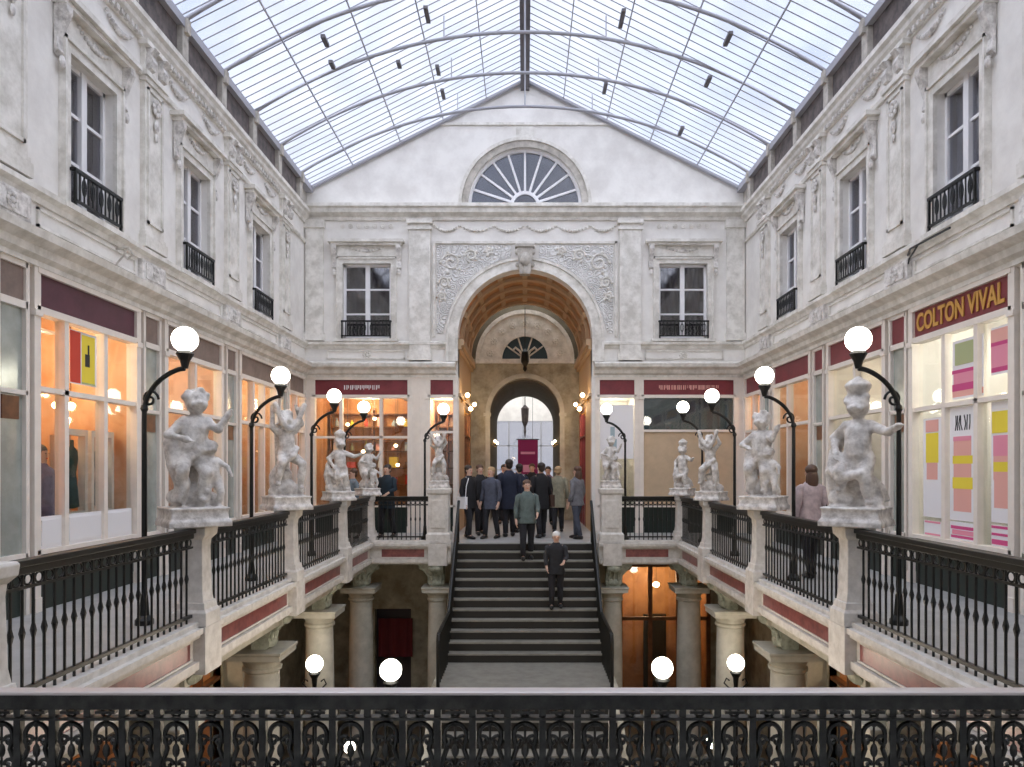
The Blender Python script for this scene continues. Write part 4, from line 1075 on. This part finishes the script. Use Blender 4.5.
# ================================================================ PASSAGE BEYOND THE ARCH
YA, YB = YE+.3, 22.9; YV = 22.0
mb = MB(); mb.arc_band(0, Z_A, R_A+.001, R_A+.12, YA, YV, n=36)
struct(mb.build('ceiling', 'vault'))
mb = MB()
for k in range(4):
    y = YA+.30+k*.90; mb.arc_band(0, Z_A, R_A-.08, R_A+.01, y, y+.22, n=32)
for k in range(1, 8):
    a = PI*k/8
    mb.prism([((R_A+.01)*math.cos(a-.04), Z_A+(R_A+.01)*math.sin(a-.04)), ((R_A-.05)*math.cos(a-.04), Z_A+(R_A-.05)*math.sin(a-.04)), ((R_A-.05)*math.cos(a+.04), Z_A+(R_A-.05)*math.sin(a+.04)), ((R_A+.01)*math.cos(a+.04), Z_A+(R_A+.01)*math.sin(a+.04))], YA, YV)
struct(mb.build('trim_%d' % tn, 'vaultrib')); tn += 1
for s, nm in ((-1, 'wall_left'), (1, 'wall_right')):
    mb = MB(); t = MB(); holes(t, YA, YB, 0, Z_A, 0, .12, [(20.4, 22.5, .0, 3.3)])
    mb.v = [(s*(R_A+v[1]), v[0], v[2]) for v in t.v]; mb.f = t.f; struct(mb.build(nm, 'vaultrib'))
    mb = MB(); mb.box(s*(R_A-.14), s*(R_A+.1), YE+.02, YB, Z_A-.20, Z_A-.04); mb.box(s*(R_A-.08), s*(R_A+.1), YE+.02, YB, Z_A-.30, Z_A-.20); mb.box(s*(R_A-.06), s*(R_A+.1), YE+.02, YB, 3.42, 3.50)
    struct(mb.build('trim_%d' % tn, 'vaultrib')); tn += 1
    e = thing('shopfront', 'warm shop window inside the arch passage, %s' % SIDE[s], 'shopfront', (s*(R_A+.02), 21.45, 0), ROT[s])
    f = MB()
    for x in (-1.0, -.33, .33, 1.0): f.box(x-.04, x+.04, -.08, .03, 0, 3.3)
    f.box(-1, 1, -.08, .03, 3.2, 3.3); f.box(-1, 1, -.08, .03, 2.5, 2.55); f.box(-1, 1, -.08, .02, 0, .6); f.build('shop_frame', 'wood' if s < 0 else 'maroon', e)
    MB().box(-1, 1, -.05, -.045, .6, 3.2).build('shop_glass', 'shopglass', e)
    MB().box(-1.1, 1.1, -.95, -.9, 0, 3.4).box(-1.15, -1.1, -.95, -.1, 0, 3.4).box(1.1, 1.15, -.95, -.1, 0, 3.4).build('interior_wall', 'salmon', e)
    l = lamp_light('shop_light', (0, -.5, 3.0), 30, WARM, .12); l.parent = e
    struct(MB().box(s*R_A, s*3.2, YA, YB, 3.42, 3.5).build('ceiling', 'pale'))
    for k, (yy, zz_) in enumerate(((19.3, 3.52), (20.4, 3.25), (21.9, 3.5))):
        e = thing('wall_lamp', 'small golden wall lamp inside the arch passage, %s from the hall, %s' % (ORD[k], SIDE[s]), 'lamp', (s*(R_A-.0), yy, zz_), ROT[s])
        MB().tube([(0,0,-.1),(0,.10,-.16),(0,.17,-.10),(0,.17,-.05)], .012, 6).box(-.03,.03,-.0,.02,-.2,.0).build('lamp_bracket', 'gold', e)
        MB().sphere((0,.17,0), .06, 14, 10).build('globe', 'warmglobe', e, smooth=True)
        l = lamp_light('lamp_glow', (0, .30, 0), 3.5, WARM, .06); l.parent = e
# chandelier light for the vault: hanging lantern in the passage
# tympanum wall
mb = MB()
YW = YB
R2, Z2 = 1.08, 3.32
for s in (-1, 1): mb.box(s*R2, s*(R_A+.2), YW, YW+.3, 0, 5.0)
mb.arch_fill(0, Z2, R2, 5.0, YW, YW+.3); 
struct(mb.build('wall_far', 'lowstone'))
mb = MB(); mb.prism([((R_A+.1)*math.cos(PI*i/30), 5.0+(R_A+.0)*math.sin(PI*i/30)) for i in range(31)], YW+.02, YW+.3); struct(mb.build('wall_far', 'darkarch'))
e = sempty('window_%d' % wn, (0, YW, 4.98), PI); wn += 1
q = MB(); q.arc_band(0, 0, .72, 1.42, 0, .06, n=30); q.build('tympanum', 'stone2', e)
q = MB(); q.arc_band(0, 0, 1.40, 1.52, -.0, .12, n=30); q.arc_band(0, 0, .70, .80, 0, .1, n=24); q.box(-1.52, 1.52, 0, .14, -.14, 0); q.build('tympanum_moulding', 'stone2', e)
g = MB(); g.prism([(.72*math.cos(PI*i/20), .72*math.sin(PI*i/20)) for i in range(21)], -.0, .02); g.build('pane', 'teal', e)
q = MB()
for k in (1, 2, 3, 4):
    a = PI*k/5; q.tube([(.12*math.cos(a), .05, .12*math.sin(a)), (.70*math.cos(a), .05, .70*math.sin(a))], .025, 6)
for sx in (-1, 1):
    q.tube([(sx*.05,.05,.05),(sx*.16,.06,.25),(sx*.30,.06,.36),(sx*.36,.06,.28)], .035, 6)
q.arc_band(0, 0, .10, .16, 0, .06)
for k in range(9):
    a = PI*(k+.5)/9; ornament(q, 1.1*math.cos(a), 1.1*math.sin(a), .13, .07)
q.build('window_tracery', 'stone2', e)
q = MB(); q.arc_band(0, Z2, R2, R2+.14, YW-.06, YW, n=26)
for s in (-1, 1): q.box(s*R2, s*(R2+.14), YW-.06, YW, 0, Z2); q.box(s*(R2-.03), s*(R2+.2), YW-.1, YW, Z2-.1, Z2)
struct(q.build('trim_%d' % tn, 'column')); tn += 1
# statuette bracket / clock hanging above the inner arch
e = thing('hanging_lantern', 'dark lantern hanging in front of the inner fan window', 'lamp', (0, 22.5, 0))
MB().tube([(0,0,6.5),(0,0,5.25)], .012, 6).build('chain', 'iron', e)
MB().lathe([(.02,5.25),(.10,5.15),(.12,4.85),(.05,4.72),(.07,4.62),(.01,4.55)], n=8).build('lantern_body', 'iron', e)

# second tunnel 23.2 -> 28.5
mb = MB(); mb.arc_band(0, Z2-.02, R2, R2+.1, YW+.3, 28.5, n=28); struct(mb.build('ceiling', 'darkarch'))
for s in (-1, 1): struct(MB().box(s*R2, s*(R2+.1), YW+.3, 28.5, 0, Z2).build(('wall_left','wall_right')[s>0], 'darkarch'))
mb = MB()
for s in (-1, 1): mb.box(s*R2, s*8, 28.5, 28.8, 0, 7.4)
mb.arch_fill(0, Z2, R2, 7.4, 28.5, 28.8); struct(mb.build('wall_far', 'stone'))
for s in (-1, 1):      # doorway side pilasters of the tunnel, wine coloured garlands
    for k, y in enumerate((24.2, 26.2)):
        e = thing('wall_lamp', 'small dim lamp in the dark inner tunnel, %s, %s' % (ORD[k], SIDE[s]), 'lamp', (s*R2, y, 2.5), ROT[s])
        MB().tube([(0,0,-.1),(0,.08,-.14),(0,.10,-.05)], .01, 6).build('lamp_bracket', 'gold', e); MB().sphere((0,.10,0), .045, 12, 8).build('globe', 'warmglobe', e, smooth=True)
# far hall, open to the sky
struct(MB().box(-4, 4, 28.8, 46, -.30, 0).build('floor', 'floor'))
for s in (-1, 1):
    mb = MB(); mb.box(s*3.0, s*3.3, 28.8, 46, 0, 7.5)
    for k in range(6): mb.box(s*2.85, s*3.0, 29.6+k*2.8, 30.0+k*2.8, 0, 7.2)
    mb.box(s*2.8, s*3.0, 28.8, 46, 3.6, 3.8); mb.box(s*2.7, s*3.0, 28.8, 46, 7.2, 7.5)
    struct(mb.build(('wall_left','wall_right')[s>0], 'stone'))
    for k in range(5):
        e = sempty('window_%d' % wn, (s*3.0, 31.2+k*2.8, .7), ROT[s]); wn += 1
        MB().box(-.9,.9,.01,.03,0,2.5).build('pane', 'winglass', e); MB().box(-.95,-.88,0,.06,-.1,2.6).box(.88,.95,0,.06,-.1,2.6).box(-.04,.04,0,.06,0,2.5).box(-.9,.9,0,.06,1.7,1.76).build('window_frame', 'gutter', e)
mb = MB(); holes(mb, -3.3, 3.3, 0, 8, 46, 46.3, [(-2, 2, 0, 4.5)])
struct(mb.build('wall_far', 'stone'))
e = sempty('window_%d' % wn, (0, 46, 0), PI); wn += 1
f = MB()
for x in (-2, -1, 0, 1, 2): f.box(x-.05, x+.05, .0, .1, 0, 4.5)
for z in (1.5, 3.0, 4.5): f.box(-2, 2, 0, .1, z-.04, z+.04)
f.build('window_frame', 'roofiron', e); MB().box(-2,2,.01,.03,0,4.5).build('pane', 'winglass', e)
e = thing('banner', 'maroon banner hanging in the bright hall beyond the arches', 'banner', (.12, 31, 0))
MB().box(-.42, .42, -.01, .01, 1.35, 2.8).build('banner_cloth', 'bannercloth', e); MB().tube([(-.48,0,2.82),(.48,0,2.82)], .02, 8).tube([(-.2,0,2.82),(-.2,0,7.3)], .008, 5).tube([(.2,0,2.82),(.2,0,7.3)], .008, 5).build('banner_rod', 'iron', e)
MB().box(-.2, .2, -.016, -.012, 1.45, 1.75).box(-.3,.3,-.016,-.012,2.2,2.3).build('banner_print', 'pink', e)
e = thing('hanging_lantern', 'tall dark lantern hanging in the bright hall above the banner', 'lamp', (0, 30.2, 0))
MB().tube([(0,0,6.5),(0,0,4.2)], .02, 6).build('chain', 'iron', e)
MB().lathe([(.03,4.2),(.16,4.05),(.13,3.5),(.04,3.3),(.05,3.1),(.02,2.9)], n=8).build('lantern_body', 'gutter', e)
for s in (-1, 1):
    struct(MB().tube([(s*.0,31,7.3),(s*3,31,7.3)], .05, 6).build('trim_%d' % tn, 'iron')); tn += 1

# iron bracket rods on the attic band
for s, y, lab in ((1, 9.95, 'thin black iron rod bracket on the attic band, above the poster shop'),):
    e = thing('iron_bracket', lab, 'bracket', (s*LX, 10.6, 4.62), ROT[s])
    MB().box(-.03,.03,0,.03,-.12,.08).build('bracket_plate', 'iron', e)
    MB().tube([(0,.02,.03),(-.3,.14,.05),(-1.3,.16,.02)], .016, 6).tube([(0,.02,-.12),(-.2,.1,-.06),(-.5,.14,.04)], .012, 6).build('bracket_rod', 'iron', e)
for s, y, lab in ((-1, 9.9, 'small carved iron bracket on the attic band, above the yellow-poster shop'),):
    e = thing('iron_bracket', lab, 'bracket', (s*LX, y, 4.45), ROT[s])
    MB().tube([(0,.02,.1),(0,.2,.12),(0,.26,.02),(0,.18,-.03),(0,.14,.03)], .016, 6).tube([(0,.02,-.12),(0,.12,.0),(0,.2,.12)], .012, 6).build('bracket_rod', 'soot', e)

# ================================================================ PEOPLE
def person(label, loc, rz, h, coat, coat_len=.72, trousers='cloth_black', hair='hair_d', longhair=False, stride=.12, arm=(0, 0), bag=None, skirt=False, name='person', cat='person', lift=0, coatcol=None, trcol=(.02,.02,.025), hat=False, lean=.0):
    k = h/1.74
    e = thing(name, label, cat, loc, rz)
    # body: one continuous skinned mesh incl. hands and fingers
    V = []; E = []; Rr = []
    def add(p, r, par=None):
        V.append((p[0]*k, (p[1]+lean*max(0, p[2]-.9))*k, p[2]*k)); Rr.append(r*k)
        if par is not None: E.append((par, len(V)-1))
        return len(V)-1
    pel = add((0,0,.95), .125); sp = add((0,0,1.12), .115, pel); ch = add((0,0,1.32), .13, sp); nk = add((0,0,1.47), .055, ch)
    j = add((0,.015,1.545), .062, nk); hd = add((0,.01,1.63), .085, j); add((0,0,1.69), .072, hd)
    joints = {}
    for sx, a in ((-1, arm[0]), (1, arm[1])):
        sh = add((sx*.17, 0, 1.40), .055, ch)
        el = (sx*.235, -.03+.10*a, 1.13+.04*a); wr = (sx*(.25-.10*a), .05+.27*a, .90+.26*a); hn = (sx*(.25-.13*a), .08+.34*a, .82+.32*a)
        i1 = add(el, .042, sh); i2 = add(wr, .028, i1); i3 = add(hn, .034, i2)
        d = (Vector(hn)-Vector(wr)).normalized()
        for q, ln in enumerate((.065, .08, .075, .058)):
            off = Vector((0, (q-1.5)*.018, 0)) if abs(d.y) < .8 else Vector(((q-1.5)*.018, 0, 0))
            f1 = add(tuple(Vector(hn)+off+d*.045), .0095, i3); f2 = add(tuple(Vector(hn)+off+d*(.045+ln*.6)+Vector((-sx*.01,.01,0))), .0085, f1); add(tuple(Vector(hn)+off+d*(.045+ln)+Vector((-sx*.028,.012,0))), .007, f2)
        t1 = add(tuple(Vector(hn)+Vector((-sx*.01,.045,.0))), .010, i3); add(tuple(Vector(hn)+Vector((-sx*.02,.062,0))+d*.05), .009, t1)
        joints[sx] = ((sx*.17,0,1.41), el, wr)
    legs = {}
    for sx in (-1, 1):
        f = sx*stride
        hp = add((sx*.09, 0, .90), .085, pel); kn = (sx*.095, f*.6+.02, .50); an = (sx*.10, f*1.1-.03, .09)
        k1 = add(kn, .045, hp); k2 = add((sx*.098, f*.84-.008, .30), .045, k1); k3 = add(an, .038, k2); add((sx*.11, an[1]+.13, .035), .032, k3)
        legs[sx] = ((sx*.09,0,.92), kn, an)
    me = skin_mesh(V, E, Rr, 1); mb = MB(); add_mesh(mb, me)
    L = lambda z: lean*max(0, z-.9)*k
    mb.sphere((0, .105*k+L(1.6), 1.60*k), .016*k, 8, 6, (.8,1.1,1.4))
    for sx in (-1, 1): mb.sphere((sx*.085*k, L(1.6), 1.61*k), .022*k, 8, 6, (.5,.8,1.3))
    mb.build('body', 'skin', e, smooth=True)
    for sx in (-1, 1): MB().sphere((sx*.032*k, .086*k+L(1.63), 1.625*k), .008*k, 8, 6).build('eye', 'blackprint', e, smooth=True)
    mo = MB().sphere((0, .082*k+L(1.56), 1.562*k), .02*k, 8, 5, (1.2,.5,.3)).build('mouth', 'red', e, smooth=True)
    # hair
    hb = MB()
    if hat: hb.lathe([(.105,1.66),(.12,1.67),(.10,1.69),(.09,1.76),(.03,1.79)], 0, L(1.7)/k, 0, 14)
    hb.sphere((0, -.026, 1.672), .097, 14, 10, (.98,1.0,.86)); hb.sphere((0, -.055, 1.61), .078, 12, 8, (1,.7,1.1))
    if longhair: hb.sphere((0, -.065, 1.52), .095, 12, 10, (1.0,.6,1.9)); hb.sphere((-.06,-.03,1.52), .05, 10, 8, (.8,.7,2)); hb.sphere((.06,-.03,1.52), .05, 10, 8, (.8,.7,2))
    hb.v = [(x*k if True else 0, y*k+L(1.65), z*k) for x, y, z in hb.v]
    hb.build('hair', hair, e, smooth=True)
    # coat
    z0 = coat_len
    cb = MB(); prof = [(z0, .21, .15), (z0+.02, .215, .155), (.95, .185, .135), (1.12, .165, .125), (1.30, .195, .135), (1.40, .185, .12), (1.455, .11, .085), (1.50, .07, .065)]
    n = 20; b = 0
    for z, rx, ry in prof:
        for i in range(n):
            t = 2*PI*i/n; fold = 1+.035*math.sin(5*t+z*9)*(1 if z < 1.2 else .3)
            cb.v.append((rx*fold*math.cos(t)*k, ry*fold*math.sin(t)*k+L(z), z*k))
    for i in range(len(prof)-1):
        for q in range(n): cb.f.append((i*n+q, i*n+(q+1)%n, (i+1)*n+(q+1)%n, (i+1)*n+q))
    cb.f.append(tuple(range(n-1, -1, -1)))
    for sx in (-1, 1):
        s_, el, wr = joints[sx]
        s_ = Vector(s_); el = Vector(el); wr = Vector(wr)
        pts = [s_+Vector((-sx*.04,0,.0)), s_+Vector((sx*.02,0,-.04)), (s_+el)/2, el, (el+wr)/2, wr]
        cb.tube([((p.x)*k, p.y*k+L(p.z), p.z*k) for p in pts], [q*k for q in (.055,.072,.062,.056,.050,.044)], 10)
    cb.build('coat', coat, e, smooth=True)
    # trousers / skirt
    tb = MB()
    tb.lathe([(.15,.80),(.165,.90),(.155,1.0)], 0, 0, 0, 16, 1.05, .8)
    for sx in (-1, 1):
        hp, kn, an = [Vector(p) for p in legs[sx]]
        tb.tube([hp, (hp+kn)/2, kn, (kn+an)/2, an], [.105,.092,.072,.066,.056], 10)
    tb.v = [(x*k, y*k, z*k) for x, y, z in tb.v]
    tb.build('trousers', cloth(trousers, trcol), e, smooth=True)
    for sx in (-1, 1):
        sb = MB(); an = legs[sx][2]; sb.tube([(an[0], an[1]-.06, .05), (an[0], an[1]+.02, .055), (an[0]+sx*.01, an[1]+.12, .04), (an[0]+sx*.012, an[1]+.19, .03)], [.040,.048,.042,.025], 10)
        sb.v = [(x*k, y*k, z*k) for x, y, z in sb.v]; sb.build('shoe', 'shoe', e, smooth=True)
    if bag:
        bb = MB(); bb.box(.20, .30, -.12, .14, .72, 1.0); bb.tube([(.25,-.10,1.0),(.2,-.05,1.25),(.1,0,1.46),(.0,.05,1.49)], .012, 6); bb.tube([(.25,.12,1.0),(.2,.1,1.25),(.1,.08,1.44)], .012, 6)
        bb.v = [(x*k, y*k, z*k) for x, y, z in bb.v]; bb.build('shoulder_bag', bag, e, bevel=.01)
    return e
def X(px, Y): return (px-525)/740*Y
cN = cloth('navy_coat', (.02,.025,.05)); cB = cloth('black_coat', (.015,.015,.018)); cK = cloth('khaki_coat', (.30,.28,.20)); cG = cloth('grey_coat', (.20,.20,.22))
cS = cloth('slate_coat', (.09,.10,.14)); cT = cloth('grey_green_coat', (.13,.17,.16)); cP = cloth('pink_white_coat', (.62,.50,.50)); cU = cloth('plum_coat', (.22,.12,.16))
person('person in black coat with white bag, at the stair head nearest the orange-lit side', (X(469,17.0), 17.0, 0), PI+.9, 1.68, cB, bag='paper')
person('person in short black jacket standing among the group at the stair head', (X(480,18.0), 18.0, 0), .4+PI, 1.70, cB, coat_len=.82, hair='hair_b')
person('person in slate coat, third of the dark group at the stair head', (X(491,17.0), 17.0, 0), -.5+PI, 1.64, cS, hair='hair_y')
person('tall person in navy coat walking away under the arch', (X(509,17.5), 17.5, 0), .2, 1.82, cN, coat_len=.62, stride=.10)
person('person in long dark navy coat just beyond the stair head, beside the tall one', (X(519,18.6), 18.6, 0), .3, 1.72, cN, coat_len=.6)
person('person in grey-green jacket stepping down the top stairs', (X(527,15.75), 15.76, -rise*2), PI+.15, 1.70, cT, coat_len=.80, stride=.10, arm=(.5,0), hair='hair_b')
person('person in black with bag, behind the grey-green jacket', (X(541,17.2), 17.2, 0), .35, 1.74, cB, coat_len=.66, bag='bag')
person('person in khaki coat walking away into the passage', (X(558,18.6), 18.6, 0), 0, 1.66, cK, coat_len=.66, hair='hair_y')
person('person in grey jacket and blue-grey trousers by the stair pier', (X(577,16.9), 16.9, 0), .9, 1.66, cG, coat_len=.80, hair='hair_b', trousers='cloth_bluegrey', trcol=(.07,.08,.11), longhair=True)
person('person in black coat in the passage, near the dark arch', (X(504,21.5), 21.5, 0), PI, 1.72, cB)
person('person in dark coat farther inside the passage, below the banner', (X(532,22.0), 22.0, 0), PI, 1.74, cB, hair='hair_b')
person('person in plum coat deep in the passage', (X(548,21.0), 21.0, 0), PI, 1.66, cU)
k_ = 5
person('white-haired person in dark jacket climbing down mid staircase', (X(556,14.75), 14.76, -rise*7), PI, 1.54, cloth('charcoal_jacket', (.03,.032,.038)), coat_len=.78, hair='hair_w', stride=.08, arm=(.8,.3), lean=.22)
person('person in dark blue coat leaning at the end railing before the orange shop', (X(387,17.2), 17.2, 0), PI*.9, 1.70, cloth('blue_black_coat', (.015,.03,.045)), coat_len=.7, arm=(.7,.7))
person('person in blue-grey coat near the corner statue', (X(352,16.9), 17.0, 0), 2.2, 1.60, cloth('blue_grey_coat', (.22,.28,.33)), coat_len=.7, hair='hair_b')
person('person with long dark hair and pink-white coat, passing behind the poster-side railing', (X(813,10.9), 11.0, 0), 0.2, 1.66, cP, coat_len=.7, hair='hair_b', longhair=True, bag='bag')
# mannequins in the orange-lit shop
person('shop mannequin in purple-grey patterned coat behind the first orange-lit pane', (-LX-.40, 9.02, .30), ROT[-1]+.0, 1.60, cloth('purple_grey_cloth', (.20,.17,.26)), coat_len=.55, hair='hair_d', name='mannequin', cat='mannequin', stride=.04, trcol=(.12,.03,.05), trousers='cloth_wine')
tag(MB().box(-.3,.3,-.25,.25,0,.30).build('mannequin_plinth', 'white', loc=(-LX-.40, 9.02, 0)), 'white plinth under the purple coat mannequin', 'plinth')

# ================================================================ LIGHT, WORLD, CAMERA
w = bpy.data.worlds.new('World'); bpy.context.scene.world = w; w.use_nodes = True
nt = w.node_tree; bg = nt.nodes['Background']
tc = nt.nodes.new('ShaderNodeTexCoord'); nz = nt.nodes.new('ShaderNodeTexNoise'); nz.inputs['Scale'].default_value = 3.0; nz.inputs['Detail'].default_value = 6
rp = nt.nodes.new('ShaderNodeValToRGB'); rp.color_ramp.elements[0].position = .38; rp.color_ramp.elements[0].color = (.66, .74, .92, 1); rp.color_ramp.elements[1].position = .6; rp.color_ramp.elements[1].color = (.94, .95, 1.0, 1)
nt.links.new(tc.outputs['Generated'], nz.inputs['Vector']); nt.links.new(nz.outputs['Fac'], rp.inputs['Fac']); nt.links.new(rp.outputs['Color'], bg.inputs['Color'])
bg.inputs['Strength'].default_value = 0.80

sun = bpy.data.lights.new('Sun', 'SUN'); sun.energy = 4.0; sun.angle = math.radians(150); sun.color = (1.0, .985, .96)
so = bpy.data.objects.new('Sun', sun); C.objects.link(so); so.rotation_euler = (math.radians(28), 0, 0)
cam = bpy.data.cameras.new('Camera'); co = bpy.data.objects.new('Camera', cam); C.objects.link(co)
co.location = (0, 0, EYE); co.rotation_euler = (PI/2, 0, 0)
cam.sensor_width = 36; cam.lens = 740/1024*36
cam.shift_x = -(525-512)/1024; cam.shift_y = (468-383.5)/1024
cam.clip_start = .05; cam.clip_end = 200
sc = bpy.context.scene; sc.camera = co
sc.view_settings.view_transform = 'Standard'; sc.view_settings.look = 'None'; sc.view_settings.gamma = 1; sc.view_settings.use_curve_mapping = False
sc.view_settings.exposure = 0.45
cy = sc.cycles
cy.max_bounces = 8; cy.diffuse_bounces = 5; cy.glossy_bounces = 3; cy.transparent_max_bounces = 12; cy.transmission_bounces = 4
cy.use_denoising = True; cy.sample_clamp_indirect = 6; cy.caustics_reflective = False; cy.caustics_refractive = False
